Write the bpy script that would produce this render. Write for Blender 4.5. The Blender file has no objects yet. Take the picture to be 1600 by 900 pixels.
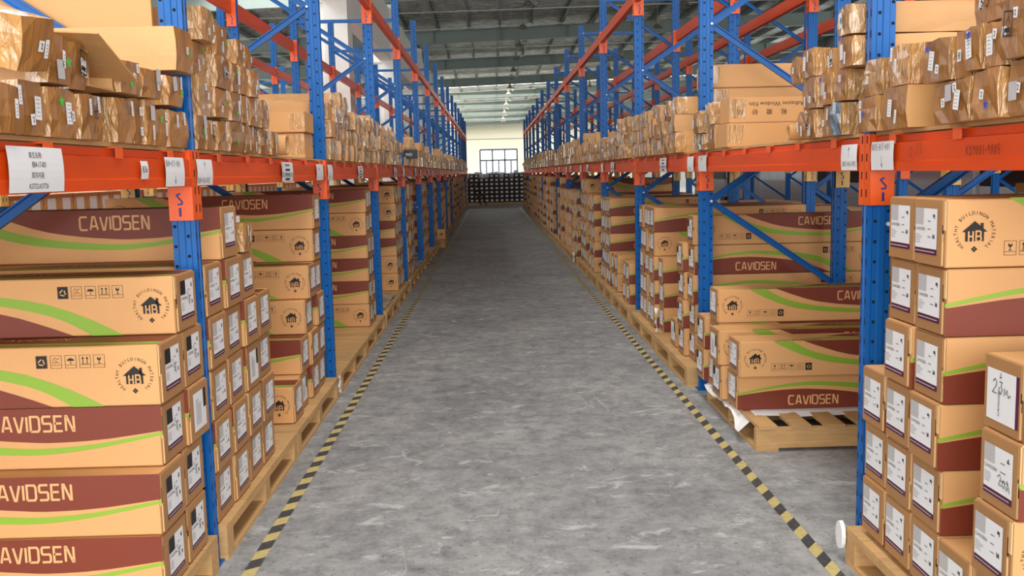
import bpy, bmesh, math, random
from mathutils import Vector, Matrix
random.seed(7)
SC = bpy.context.scene
COL = SC.collection
# ---------------------------------------------------------------- camera
CAM_H = 1.5
cd = bpy.data.cameras.new('camera'); cam = bpy.data.objects.new('camera', cd); COL.objects.link(cam)
F = 1500.0
fy = Vector((768 - 800, 450 - 270, F)).normalized()
fx = Vector((1, 0.0229, 0)); fx = (fx - fy * fx.dot(fy)).normalized()
fz = fy.cross(fx)
if fz.y < 0: fz = -fz
rows = (fx, fy, fz)
right = Vector([r.x for r in rows]); up = Vector([r.y for r in rows]); fwd = Vector([r.z for r in rows])
mw = Matrix.Identity(4)
for i in range(3):
    mw[i][0] = right[i]; mw[i][1] = up[i]; mw[i][2] = -fwd[i]
mw[2][3] = CAM_H
cam.matrix_world = mw
cd.sensor_width = 36; cd.lens = 36 * F / 1600; cd.clip_start = 0.05; cd.clip_end = 400
SC.camera = cam
# ---------------------------------------------------------------- light
w = bpy.data.worlds.new('sky'); SC.world = w; w.use_nodes = True
bg = w.node_tree.nodes['Background']; bg.inputs[0].default_value = (0.92, 0.96, 1.0, 1); bg.inputs[1].default_value = 1.15
def area(name, loc, rot, sx, sy, e, col=(1, 1, 1)):
    l = bpy.data.lights.new(name, 'AREA'); l.shape = 'RECTANGLE'; l.size = sx; l.size_y = sy; l.energy = e; l.color = col
    o = bpy.data.objects.new(name, l); COL.objects.link(o); o.location = loc; o.rotation_euler = rot; return o
area('dock_daylight', (0.5, -7.5, 3.4), (math.radians(90), 0, 0), 17, 6.2, 1900, (1.0, 0.98, 0.95))
area('aisle_overhead', (0.3, 3.5, 7.0), (0, 0, 0), 1.6, 9, 300, (1.0, 0.98, 0.94))  # unseen area lamp over the near aisle; the roof above it is closed
area('left_wall_fill', (-14.6, 32, 5.6), (math.radians(90), 0, math.radians(-90)), 60, 2.6, 1300, (.97, 1, 1))  # added fill lamp to brighten ceiling and columns; the wall has no windows
area('right_wall_fill', (16.6, 32, 5.6), (math.radians(90), 0, math.radians(90)), 60, 2.6, 900, (.97, 1, 1))  # matching added fill from the right, for the ceiling and aisle-side column faces
area('far_skylight', (0.3, 84, 7.0), (0, 0, 0), 28, 46, 7600, (1, 0.98, 0.93))
area('left_column_fill', (-6.5, 17, 7.0), (0, 0, 0), 4, 26, 1300, (1, 1, .98))  # added overhead fill to lift the white left columns; no roof opening here
SC.view_settings.view_transform = 'Standard'; SC.view_settings.look = 'None'
SC.view_settings.exposure = 0.16; SC.view_settings.gamma = 1; SC.view_settings.use_curve_mapping = False
SC.cycles.use_denoising = True
SC.cycles.max_bounces = 6; SC.cycles.diffuse_bounces = 3; SC.cycles.glossy_bounces = 3

ORD = ['zeroth', 'first', 'second', 'third', 'fourth', 'fifth', 'sixth', 'seventh', 'eighth', 'ninth', 'tenth', 'eleventh', 'twelfth', 'thirteenth', 'fourteenth', 'fifteenth', 'sixteenth', 'seventeenth', 'eighteenth', 'nineteenth', 'twentieth']
def ordn(i):
    if i <= 20: return ORD[i]
    T = {2: 'twenty', 3: 'thirty', 4: 'forty', 5: 'fifty', 6: 'sixty'}
    return T[i // 10] + '-' + ORD[i % 10] if i % 10 else T[i // 10][:-1] + 'ieth'
# ---------------------------------------------------------------- materials
def srgb(r, g, b):
    return tuple(((c / 255) / 12.92 if c / 255 <= .04045 else ((c / 255 + .055) / 1.055) ** 2.4) for c in (r, g, b)) + (1,)
def mat(name, rgb, rough=.6, metal=0, var=0.0, noise=None, bump=None, spec=.5, coat=0, emit=None):
    m = bpy.data.materials.new(name); m.use_nodes = True; nt = m.node_tree; b = nt.nodes['Principled BSDF']
    b.inputs['Roughness'].default_value = rough; b.inputs['Metallic'].default_value = metal
    b.inputs['Specular IOR Level'].default_value = spec; b.inputs['Coat Weight'].default_value = coat
    c = srgb(*rgb); b.inputs['Base Color'].default_value = c
    out = None
    def N(t): return nt.nodes.new(t)
    if var or noise:
        hs = N('ShaderNodeHueSaturation'); hs.inputs['Color'].default_value = c
        nt.links.new(hs.outputs[0], b.inputs['Base Color'])
        val = None
        if var:
            oi = N('ShaderNodeObjectInfo'); mr = N('ShaderNodeMapRange')
            mr.inputs['To Min'].default_value = 1 - var; mr.inputs['To Max'].default_value = 1 + var
            nt.links.new(oi.outputs['Random'], mr.inputs['Value']); val = mr.outputs[0]
        if noise:
            sc, amt = noise[:2]; st = noise[2] if len(noise) > 2 else (1, 1, 1)
            tc = N('ShaderNodeTexCoord'); mp = N('ShaderNodeMapping'); mp.inputs['Scale'].default_value = st
            ns = N('ShaderNodeTexNoise'); ns.inputs['Scale'].default_value = sc; ns.inputs['Detail'].default_value = 5
            nt.links.new(tc.outputs['Object'], mp.inputs[0]); nt.links.new(mp.outputs[0], ns.inputs['Vector'])
            m2 = N('ShaderNodeMapRange'); m2.inputs['From Min'].default_value = .3; m2.inputs['From Max'].default_value = .7
            m2.inputs['To Min'].default_value = 1 - amt; m2.inputs['To Max'].default_value = 1 + amt
            nt.links.new(ns.outputs[0], m2.inputs['Value'])
            if val:
                mm = N('ShaderNodeMath'); mm.operation = 'MULTIPLY'; nt.links.new(val, mm.inputs[0]); nt.links.new(m2.outputs[0], mm.inputs[1]); val = mm.outputs[0]
            else: val = m2.outputs[0]
        nt.links.new(val, hs.inputs['Value'])
    if bump:
        sc, st, dist = bump[:3]; strc = bump[3] if len(bump) > 3 else (1, 1, 1)
        tc = N('ShaderNodeTexCoord'); mp = N('ShaderNodeMapping'); mp.inputs['Scale'].default_value = strc
        ns = N('ShaderNodeTexNoise'); ns.inputs['Scale'].default_value = sc; ns.inputs['Detail'].default_value = 4; ns.inputs['Distortion'].default_value = .6
        bp = N('ShaderNodeBump'); bp.inputs['Strength'].default_value = st; bp.inputs['Distance'].default_value = dist
        nt.links.new(tc.outputs['Object'], mp.inputs[0]); nt.links.new(mp.outputs[0], ns.inputs['Vector'])
        nt.links.new(ns.outputs[0], bp.inputs['Height']); nt.links.new(bp.outputs[0], b.inputs['Normal'])
    if emit:
        b.inputs['Emission Color'].default_value = c; b.inputs['Emission Strength'].default_value = emit
    return m
KR = (212, 160, 104)
M = {
 'carton': mat('carton_kraft', KR, .62, var=.05, noise=(3, .04)),
 'carton_end_shaded': mat('carton_end_kraft_shaded', (172, 126, 78), .55, var=.07, noise=(4, .06)),  # same kraft as the fronts, darkened for shade on the aisle-facing ends
 'tan': mat('carton_kraft_flat', KR, .62),
 'core': mat('carton_edge', (222, 182, 128), .7),
 'maroon': mat('print_maroon', (120, 50, 31), .5, noise=(6, .04)),
 'green': mat('print_green', (134, 172, 50), .5),
 'ink': mat('print_ink', (26, 20, 16), .6),
 'gold': mat('print_lettering', (222, 172, 118), .6),
 'paper': mat('white_paper', (236, 238, 240), .5),
 'paper_grey': mat('label_grey', (190, 190, 192), .5),
 'paper_line': mat('label_text_grey', (120, 124, 132), .5),
 'purple': mat('label_purple', (84, 16, 62), .5),
 'black': mat('label_black', (12, 12, 12), .5),
 'blue': mat('rack_blue', (20, 94, 168), .33, noise=(5, .1), spec=.22),
 'orange': mat('beam_orange', (222, 76, 12), .42, noise=(5, .08, (1, .3, 2)), spec=.3),
 'orange2': mat('plate_orange', (236, 92, 22), .4, noise=(9, .06)),
 'yellow': mat('plate_yellow', (232, 190, 110), .5),
 'hole': mat('punched_hole', (8, 10, 16), .9),
 'wood': mat('pallet_wood', (196, 156, 104), .75, var=.12, noise=(7, .14, (1, 12, 8)), bump=(30, .3, .003)),
 'ply': mat('shelf_board', (200, 160, 108), .75, noise=(7, .12)),
 'parcel': mat('parcel_kraft', (206, 158, 102), .5, var=.12, noise=(5, .08), bump=(12, .4, .008)),
 'parcel_end': mat('parcel_taped_end', (160, 110, 56), .3, var=.18, noise=(9, .16), bump=(22, .8, .012, (1, 1, .35)), coat=.18, spec=.4),
 'film': mat('clear_tape', (192, 144, 86), .15, var=.14, noise=(14, .2, (1, 1, .25)), bump=(30, 1.0, .02, (1.4, 1.4, .35)), spec=.9, coat=.7),
 'star': mat('green_star', (40, 205, 60), .5),
 'bluestar': mat('blue_star', (30, 70, 190), .5),
 'red': mat('red_print', (165, 40, 30), .5),
 'marker': mat('marker_blue', (26, 38, 120), .5),
 'wall': mat('wall_white', (240, 239, 234), .8),
 'wallgrey': mat('wall_grey', (150, 152, 152), .8, noise=(1.5, .04)),
 'cream': mat('end_wall_cream', (240, 234, 212), .8),
 'steel': mat('steel_green_grey', (138, 150, 144), .5, noise=(2, .05)),
 'pale': mat('galvanised', (190, 194, 190), .4, metal=.5),
 'lamp': mat('lamp_shade', (150, 146, 132), .4, metal=.4),
 'bulb': mat('lamp_glass', (225, 222, 210), .3),
 'darkbox': mat('dark_carton', (54, 34, 24), .6),
 'whitebox': mat('white_carton', (222, 226, 230), .6, var=.04),
 'bluefilm': mat('blue_grey_film', (96, 122, 138), .2, noise=(14, .3), bump=(22, .9, .012), coat=.6),
 'signblack': mat('sign_black', (14, 14, 16), .4),
 'greyfilm': mat('grey_film', (150, 150, 146), .2, noise=(10, .3), bump=(20, .9, .012), coat=.6),
 'frame': mat('window_frame_grey', (70, 78, 84), .5),
}
# floor
def floor_mat():
    m = bpy.data.materials.new('concrete_floor'); m.use_nodes = True; nt = m.node_tree; b = nt.nodes['Principled BSDF']
    def N(t): return nt.nodes.new(t)
    tc = N('ShaderNodeTexCoord')
    def noise(scale, st, det=6, dist=0, ro=.5):
        mp = N('ShaderNodeMapping'); mp.inputs['Scale'].default_value = st
        n = N('ShaderNodeTexNoise'); n.inputs['Scale'].default_value = scale; n.inputs['Detail'].default_value = det; n.inputs['Distortion'].default_value = dist; n.inputs['Roughness'].default_value = ro
        nt.links.new(tc.outputs['Object'], mp.inputs[0]); nt.links.new(mp.outputs[0], n.inputs['Vector']); return n
    def ramp(src, pts):
        r = N('ShaderNodeValToRGB'); e = r.color_ramp.elements
        e[0].position, e[0].color = pts[0][0], pts[0][1]; e[1].position, e[1].color = pts[-1][0], pts[-1][1]
        for p, c in pts[1:-1]:
            x = e.new(p); x.color = c
        nt.links.new(src, r.inputs[0]); return r
    g = lambda v, t=0: (v, v * (1 + t), v * (1 + 2 * t), 1)
    base = ramp(noise(1.1, (1, .8, 1), 14, .2, .78).outputs[0], [(.34, (.225, .232, .238, 1)), (.5, (.305, .31, .312, 1)), (.66, (.40, .402, .40, 1))])
    fine = ramp(noise(8, (1, 1, 1), 12, .1, .8).outputs[0], [(.36, g(.6)), (.5, g(.98)), (.64, g(1.25))])
    scuff = ramp(noise(5.5, (.8, 1.3, 1), 14, .6, .72).outputs[0], [(.575, g(0)), (.615, g(.4)), (.72, g(.8))])
    spots = ramp(noise(46, (1, 1, 1), 3, 0).outputs[0], [(.3, g(.4)), (.37, g(1)), (1, g(1))])
    mx = N('ShaderNodeMix'); mx.data_type = 'RGBA'; mx.blend_type = 'MULTIPLY'; mx.inputs[0].default_value = 1
    nt.links.new(base.outputs[0], mx.inputs[6]); nt.links.new(fine.outputs[0], mx.inputs[7])
    m3 = N('ShaderNodeMix'); m3.data_type = 'RGBA'; m3.blend_type = 'MULTIPLY'; m3.inputs[0].default_value = .8
    nt.links.new(mx.outputs[2], m3.inputs[6]); nt.links.new(spots.outputs[0], m3.inputs[7])
    m2 = N('ShaderNodeMix'); m2.data_type = 'RGBA'; m2.blend_type = 'MIX'; m2.inputs[7].default_value = (.66, .67, .67, 1)
    nt.links.new(scuff.outputs[0], m2.inputs[0]); nt.links.new(m3.outputs[2], m2.inputs[6])
    lines = ramp(noise(1.15, (1, .7, 1), 2, 1.2).outputs[0], [(.4965, g(0)), (.499, g(.4)), (.501, g(.4)), (.5035, g(0))])
    lmask = ramp(noise(1.9, (1, 1, 1), 4, 0).outputs[0], [(.52, g(0)), (.6, g(1))])
    lm = N('ShaderNodeMix'); lm.data_type = 'RGBA'; lm.blend_type = 'MULTIPLY'; lm.inputs[0].default_value = 1
    nt.links.new(lines.outputs[0], lm.inputs[6]); nt.links.new(lmask.outputs[0], lm.inputs[7])
    m4 = N('ShaderNodeMix'); m4.data_type = 'RGBA'; m4.inputs[7].default_value = (.72, .73, .73, 1)
    nt.links.new(lm.outputs[2], m4.inputs[0]); nt.links.new(m2.outputs[2], m4.inputs[6])
    nt.links.new(m4.outputs[2], b.inputs['Base Color'])
    rr = N('ShaderNodeMapRange'); rr.inputs['To Min'].default_value = .5; rr.inputs['To Max'].default_value = .85; b.inputs['Specular IOR Level'].default_value = .35
    nt.links.new(noise(2.5, (1, 1, 1), 5).outputs[0], rr.inputs[0]); nt.links.new(rr.outputs[0], b.inputs['Roughness'])
    bp = N('ShaderNodeBump'); bp.inputs['Strength'].default_value = .25; bp.inputs['Distance'].default_value = .004
    nt.links.new(noise(20, (1, .4, 1), 8).outputs[0], bp.inputs['Height']); nt.links.new(bp.outputs[0], b.inputs['Normal'])
    return m
M['floor'] = floor_mat()
def tape_mat(name, k):
    m = mat(name, (190, 172, 110), .5); nt = m.node_tree; b = nt.nodes['Principled BSDF']
    def N(t): return nt.nodes.new(t)
    tc = N('ShaderNodeTexCoord'); sp = N('ShaderNodeSeparateXYZ'); nt.links.new(tc.outputs['Object'], sp.inputs[0])
    a = N('ShaderNodeMath'); a.operation = 'MULTIPLY_ADD'; a.inputs[1].default_value = k; nt.links.new(sp.outputs[0], a.inputs[0]); nt.links.new(sp.outputs[1], a.inputs[2])
    d = N('ShaderNodeMath'); d.operation = 'DIVIDE'; d.inputs[1].default_value = .185; nt.links.new(a.outputs[0], d.inputs[0])
    f = N('ShaderNodeMath'); f.operation = 'FRACT'; nt.links.new(d.outputs[0], f.inputs[0])
    g = N('ShaderNodeMath'); g.operation = 'GREATER_THAN'; g.inputs[1].default_value = .5; nt.links.new(f.outputs[0], g.inputs[0])
    ns = N('ShaderNodeTexNoise'); ns.inputs['Scale'].default_value = 40; nt.links.new(tc.outputs['Object'], ns.inputs['Vector'])
    mx = N('ShaderNodeMix'); mx.data_type = 'RGBA'; mx.inputs[6].default_value = (.05, .055, .06, 1); mx.inputs[7].default_value = srgb(206, 188, 124)
    nt.links.new(g.outputs[0], mx.inputs[0])
    m2 = N('ShaderNodeMix'); m2.data_type = 'RGBA'; m2.inputs[7].default_value = (.2, .2, .2, 1)
    r = N('ShaderNodeMapRange'); r.inputs['From Min'].default_value = .5; r.inputs['From Max'].default_value = .8; r.inputs['To Max'].default_value = .5
    nt.links.new(ns.outputs[0], r.inputs[0]); nt.links.new(r.outputs[0], m2.inputs[0]); nt.links.new(mx.outputs[2], m2.inputs[6])
    nt.links.new(m2.outputs[2], b.inputs['Base Color']); return m
def foil_mat():
    m = mat('roof_foil', (150, 150, 138), .42, metal=.35); nt = m.node_tree; b = nt.nodes['Principled BSDF']
    def N(t): return nt.nodes.new(t)
    tc = N('ShaderNodeTexCoord'); mp = N('ShaderNodeMapping'); mp.inputs['Scale'].default_value = (1.0, 3.6, 1)
    n = N('ShaderNodeTexNoise'); n.inputs['Scale'].default_value = 2.2; n.inputs['Detail'].default_value = 7; n.inputs['Distortion'].default_value = 1.4
    nt.links.new(tc.outputs['Object'], mp.inputs[0]); nt.links.new(mp.outputs[0], n.inputs['Vector'])
    r = N('ShaderNodeValToRGB'); r.color_ramp.elements[0].position = .42; r.color_ramp.elements[0].color = (.13, .13, .105, 1)
    r.color_ramp.elements[1].position = .66; r.color_ramp.elements[1].color = (.85, .84, .76, 1)
    nt.links.new(n.outputs[0], r.inputs[0]); nt.links.new(r.outputs[0], b.inputs['Base Color'])
    bp = N('ShaderNodeBump'); bp.inputs['Strength'].default_value = .9; bp.inputs['Distance'].default_value = .08
    nt.links.new(n.outputs[0], bp.inputs['Height']); nt.links.new(bp.outputs[0], b.inputs['Normal'])
    return m
M['foil'] = foil_mat()

# ---------------------------------------------------------------- mesh helpers
class MB:
    def __init__(s): s.v = []; s.f = []; s.mi = []; s.mats = []
    def _m(s, m):
        m = M[m] if isinstance(m, str) else m
        if m not in s.mats: s.mats.append(m)
        return s.mats.index(m)
    def add(s, vs, fs, m):
        o = len(s.v); s.v.extend([tuple(v) for v in vs]); k = s._m(m)
        for f in fs: s.f.append(tuple(i + o for i in f)); s.mi.append(k)
    def box(s, x0, x1, y0, y1, z0, z1, m):
        s.add([(x, y, z) for x in (x0, x1) for y in (y0, y1) for z in (z0, z1)],
              [(0, 1, 3, 2), (4, 6, 7, 5), (0, 4, 5, 1), (2, 3, 7, 6), (0, 2, 6, 4), (1, 5, 7, 3)], m)
    def bar(s, p, q, w, h, m, upv=(0, 1, 0)):
        p, q = Vector(p), Vector(q); d = (q - p).normalized(); a = d.cross(Vector(upv)).normalized() * w / 2; b = Vector(upv) * h / 2
        s.add([p - a - b, p + a - b, p + a + b, p - a + b, q - a - b, q + a - b, q + a + b, q - a + b],
              [(0, 3, 2, 1), (4, 5, 6, 7), (0, 1, 5, 4), (1, 2, 6, 5), (2, 3, 7, 6), (3, 0, 4, 7)], m)
    def extrude(s, prof, fn0, fn1, m):      # prof list of 2D points; fn maps (a,b)->3D at both ends
        n = len(prof); s.add([fn0(*p) for p in prof] + [fn1(*p) for p in prof],
              [(i, (i + 1) % n, n + (i + 1) % n, n + i) for i in range(n)] + [tuple(range(n))[::-1], tuple(range(n, 2 * n))], m)
    def lathe(s, prof, c, m, n=12):
        vs = []; fs = []
        for r, z in prof:
            for k in range(n): vs.append((c[0] + r * math.cos(2 * math.pi * k / n), c[1] + r * math.sin(2 * math.pi * k / n), c[2] + z))
        for i in range(len(prof) - 1):
            for k in range(n):
                a = i * n + k; b = i * n + (k + 1) % n; fs.append((a, b, b + n, a + n))
        s.add(vs, fs, m)
    def mesh(s, name):
        me = bpy.data.meshes.new(name); me.from_pydata(s.v, [], s.f)
        for m in s.mats: me.materials.append(m)
        me.polygons.foreach_set('material_index', s.mi); me.update()
        bm = bmesh.new(); bm.from_mesh(me); bmesh.ops.recalc_face_normals(bm, faces=bm.faces) if len(s.f) > 5 and s.closed else None; bm.to_mesh(me); bm.free()
        return me
    closed = True
def obj(name, me, parent=None, loc=(0, 0, 0), rot=(0, 0, 0)):
    o = bpy.data.objects.new(name, me.mesh(name) if isinstance(me, MB) else me); COL.objects.link(o)
    o.location = loc; o.rotation_euler = rot
    if parent: o.parent = parent
    return o
def tag(o, label, cat, group=None, kind=None):
    o['label'] = label; o['category'] = cat
    if group: o['group'] = group
    if kind: o['kind'] = kind
    return o
def struct(name, mb, label=None):
    o = obj(name, mb); o['kind'] = 'structure'
    if label: o['label'] = label; o['category'] = 'structure'
    return o
def empty(name, loc=(0, 0, 0)):
    o = bpy.data.objects.new(name, None); COL.objects.link(o); o.location = loc; o.empty_display_size = .1; return o
def copy_tree(o, loc, parent=None):
    c = o.copy(); COL.objects.link(c)
    if parent: c.parent = parent
    else: c.location = loc
    for ch in o.children: copy_tree(ch, None, c)
    return c
def bayname(b): return 'nearest' if b == 0 else ORD[b + 1]

# ---------------------------------------------------------------- flat print helpers: a pen draws into an MB through a map (s,t,layer)->3D
_tc = {}
def text_geo(body):
    if body in _tc: return _tc[body]
    c = bpy.data.curves.new('t', 'FONT'); c.body = body; c.size = 1; c.resolution_u = 2
    o = bpy.data.objects.new('t', c); me = o.to_mesh()
    vs = [(v.co.x, v.co.y) for v in me.vertices]; fs = [tuple(p.vertices) for p in me.polygons]
    o.to_mesh_clear(); bpy.data.objects.remove(o); bpy.data.curves.remove(c)
    _tc[body] = (vs, fs); return vs, fs
class Pen:
    def __init__(s, mb, fn): s.mb = mb; s.fn = fn
    def poly(s, pts, m, lay=0): s.mb.add([s.fn(a, b, lay) for a, b in pts], [tuple(range(len(pts)))], m)
    def rect(s, a0, a1, b0, b1, m, lay=0): s.poly([(a0, b0), (a1, b0), (a1, b1), (a0, b1)], m, lay)
    def band(s, lo, hi, m, lay=0):
        n = len(lo); s.mb.add([s.fn(a, b, lay) for a, b in lo + hi], [(i, i + 1, n + i + 1, n + i) for i in range(n - 1)], m)
    def disc(s, a, b, r, m, lay=0, n=10): s.poly([(a + r * math.cos(2 * math.pi * k / n), b + r * math.sin(2 * math.pi * k / n)) for k in range(n)], m, lay)
    def line(s, pts, w, m, lay=0, closed=False):
        P = [Vector(p) for p in pts]; n = len(P); L = []; R = []
        for i in range(n):
            d0 = (P[i] - P[i - 1]).normalized() if (i > 0 or closed) else None
            d1 = (P[(i + 1) % n] - P[i]).normalized() if (i < n - 1 or closed) else None
            if d0 is None: d0 = d1
            if d1 is None: d1 = d0
            n0 = Vector((-d0.y, d0.x)); n1 = Vector((-d1.y, d1.x)); mt = n0 + n1
            if mt.length < .3: mt = n0
            mt = mt.normalized(); k = min(2.0, 1 / max(.3, mt.dot(n0)))
            L.append(P[i] + mt * w / 2 * k); R.append(P[i] - mt * w / 2 * k)
        if closed: L.append(L[0]); R.append(R[0])
        s.band([tuple(p) for p in R], [tuple(p) for p in L], m, lay)
    def text(s, body, a, b, size, m, lay=0, ang=0, sx=1.0, center=False, flip=False):
        vs, fs = text_geo(body); ca, sa = math.cos(ang), math.sin(ang)
        wd = max([v[0] for v in vs] or [0]) * size * sx; ox = -wd / 2 if center else 0
        pts = []
        for x, y in vs:
            x = x * size * sx + ox; y = y * size
            pts.append(s.fn(a + x * ca - y * sa, b + x * sa + y * ca, lay))
        s.mb.add(pts, fs, m); return wd
BR = {'C': ([[(1, 1), (.15, 1), (0, .85), (0, .15), (.15, 0), (1, 0)]], 1),
      'A': ([[(0, 0), (.35, 1), (.62, 1), (.98, 0)], [(.16, .28), (.8, .28)]], .98),
      'V': ([[(0, 1), (.38, 0), (.56, 0), (.95, 1)]], .95), 'I': ([[(0, 0), (0, 1)]], 0.02),
      'O': ([[(.0, .0), (.0, 1), (.8, 1), (.95, .85), (.95, .15), (.8, 0), (.0, 0)]], .95),
      'S': ([[(.92, 1), (.1, 1), (0, .9), (0, .62), (.1, .52), (.82, .52), (.92, .42), (.92, .1), (.82, 0), (0, 0)]], .92),
      'E': ([[(.85, 1), (0, 1), (0, 0), (.85, 0)], [(0, .52), (.78, .52)]], .85),
      'N': ([[(0, 0), (0, 1), (.12, 1), (.76, 0), (.88, 0), (.88, 1)]], .88)}
def brand(pen, u0, u1, v0, v1, m, lay):
    tot = sum(BR[c][1] for c in 'CAVIOSEN') + .38 * 7; k = (u1 - u0) / tot; h = v1 - v0; x = u0
    for c in 'CAVIOSEN':
        for pl in BR[c][0]: pen.line([(x + p * k, v0 + q * h) for p, q in pl], h * .15, m, lay)
        x += (BR[c][1] + .38) * k
L0, H0 = 1.3, .205
CU = [(.293, .205), (.36, .165), (.438, .132), (.58, .098), (.726, .080), (.85, .070), (.95, .070), (1.1, .083), (1.3, .117)]
CL = [(.188, .205), (.29, .150), (.438, .093), (.58, .066), (.726, .053), (.85, .047), (.95, .050), (1.1, .068), (1.3, .106)]
CB = [(.356, .205), (.438, .173), (.58, .127), (.726, .103), (.85, .092), (.94, .088), (1.1, .095), (1.3, .120)]
def interp(c, n=20):
    out = []
    for i in range(n + 1):
        t = i / n * (len(c) - 1); j = min(int(t), len(c) - 2); f = t - j
        p = [c[max(j - 1, 0)], c[j], c[j + 1], c[min(j + 2, len(c) - 1)]]
        q = []
        for d in (0, 1):
            a, b, e, g = (pt[d] for pt in p)
            q.append(.5 * (2 * b + (e - a) * f + (2 * a - 5 * b + 4 * e - g) * f * f + (3 * b - a - 3 * e + g) * f ** 3))
        out.append((q[0], min(q[1], .2045)))
    return out
def logo(pen, cu, cv, lay=1, full=True):
    s = .001
    house = [(-37, -1), (0, 30), (37, -1)]
    pen.poly([(cu + a * s, cv + b * s) for a, b in [(-38, 1), (0, 33), (38, 1)]], 'ink', lay)
    pen.rect(cu + .017, cu + .026, cv + .008, cv + .027, 'ink', lay)
    pen.rect(cu - .028, cu + .028, cv - .027, cv + .004, 'ink', lay)
    for pl in ([(-18, -27), (-18, 3)], [(-5, -27), (-5, 3)], [(-18, -12), (-5, -12)],
               [(4, -27), (4, 3), (15, 3), (18, 0), (18, -9), (15, -12), (4, -12)], [(15, -12), (19, -15), (19, -24), (16, -27), (4, -27)]):
        pen.line([(cu + a * s, cv + b * s) for a, b in pl], .0048, 'tan', lay + 1)
    for a, b in ((0, 5), (0, -5), (5, 0), (-5, 0)): pen.disc(cu + a * s, cv - .050 + b * s, .0038, 'ink', lay, 8)
    if full:
        T = 'HEALTHY BUILDINGN MATERIAL'; n = len(T); a0, a1 = math.radians(230), math.radians(-50)
        for i, ch in enumerate(T):
            if ch == ' ': continue
            a = a0 + (a1 - a0) * i / (n - 1); r = .0515
            pen.text(ch, cu + r * math.cos(a), cv + r * math.sin(a), .0155, 'ink', lay, a - math.pi / 2, .85, center=True)
def icons(pen, us, v, lay=1):   # order: glass, arrows, umbrella, hook, recycle
    for k, u in enumerate(us):
        a, b = .018, .021; ln = lambda pts, w=.0016: pen.line([(u + p, v + q) for p, q in pts], w, 'ink', lay)
        if k == 4:
            pen.rect(u - a, u + a, v - b, v + b, 'ink', lay)
            for q in range(3):
                t = math.radians(90 + 120 * q); t2 = math.radians(90 + 120 * (q + .75))
                pen.line([(u + .011 * math.cos(t), v - .001 + .011 * math.sin(t)), (u + .011 * math.cos(t2), v - .001 + .011 * math.sin(t2))], .004, 'tan', lay + 1)
            continue
        pen.line([(u - a, v - b), (u + a, v - b), (u + a, v + b), (u - a, v + b)], .0011, 'ink', lay, closed=True)
        ln([(-a, -.011), (a, -.011)], .0011)
        if k == 0:
            pen.poly([(u - .006, v + .015), (u - .006, v + .006), (u, v + .001), (u + .006, v + .006), (u + .006, v + .015), (u + .001, v + .008)], 'ink', lay); ln([(0, .002), (0, -.007)], .002); ln([(-.005, -.007), (.005, -.007)], .002)
        if k == 1:
            for d in (-.007, .007):
                ln([(d, -.007), (d, .01)], .0022); pen.poly([(u + d - .0045, v + .009), (u + d + .0045, v + .009), (u + d, v + .016)], 'ink', lay)
            ln([(-.013, -.008), (.013, -.008)], .0014)
        if k == 2:
            pen.poly([(u - .012, v + .003), (u + .012, v + .003), (u + .009, v + .009), (u, v + .012), (u - .009, v + .009)], 'ink', lay); ln([(0, .004), (0, -.007), (.003, -.008)], .0016)
        if k == 3:
            ln([(-.012, .004), (-.004, .014), (.004, .008), (.012, .014)], .0012); ln([(-.013, -.004), (0, .004), (.012, -.006)], .0012); ln([(-.006, -.007), (.004, 0)], .0012)
EPS = .0009
def print_mesh(kind, ysgn=-1, detail=True):
    """print on a carton's long face. local: x=u, z=v, y=-layer (faces -y)"""
    mb = MB(); mb.closed = False
    pen = Pen(mb, lambda a, b, l: (a, -.0012 - EPS * l, b))
    cu, cl, cb = interp(CU, 16 if detail else 6), interp(CL, 16 if detail else 6), interp(CB, 16 if detail else 6)
    top = lambda c: [(a, .2045) for a, b in c]
    if kind == 'F1':
        pen.band(cl, cu, 'green'); pen.band(cb, top(cb), 'maroon')
        pen.text  # noqa
        if detail:
            brand(pen, .735, 1.012, .128, .178, 'gold', 1); logo(pen, .089, .105); icons(pen, (.197, .243, .290, .338, .385), .056)
        else: pen.disc(.089, .11, .03, 'ink', 1); pen.rect(.18, .40, .04, .07, 'ink', 1) if False else None
    else:
        r = lambda c: [(L0 - a, H0 - b) for a, b in c][::-1]
        pen.band(r(cu), r(cl), 'green'); pen.band([(a, .0005) for a, b in r(cb)], r(cb), 'maroon')
        if detail:
            brand(pen, .29, .567, .027, .077, 'gold', 1); logo(pen, L0 - .085, .100); icons(pen, [L0 - k for k in (.197, .243, .290, .338, .385)], .153)
        else: pen.disc(L0 - .085, .105, .03, 'ink', 1)
    return mb.mesh('print_' + kind)
PR = {k: print_mesh(k) for k in ('F1', 'F2')}
PRF = {k: print_mesh(k, detail=False) for k in ('F1', 'F2')}
def print_cn():
    mb = MB(); mb.closed = False; pen = Pen(mb, lambda a, b, l: (a, -.0012 - EPS * l, b)); pen.text('沃 森', 0, 0, .03, 'gold', 1); return mb.mesh('print_cn')
CNM = print_cn()
def top_mesh():
    mb = MB(); mb.closed = False; pen = Pen(mb, lambda a, b, l: (a, b, .0009 + EPS * l))
    pen.band([(.35, .06), (.6, .03), (.9, .02), (1.29, .02)], [(.47, .1), (.65, .075), (.9, .06), (1.29, .055)], 'green')
    pen.band([(.52, .12), (.7, .09), (.95, .075), (1.29, .07)], [(.52, .121), (.7, .2), (.95, .2), (1.29, .2)], 'maroon')
    pen.text('INTERIOR FILM', .46, .035, .038, 'ink', 1, math.pi); brand(pen, .7, .95, .12, .155, 'gold', 1)
    return mb.mesh('print_top')
TOPM = top_mesh()
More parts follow.
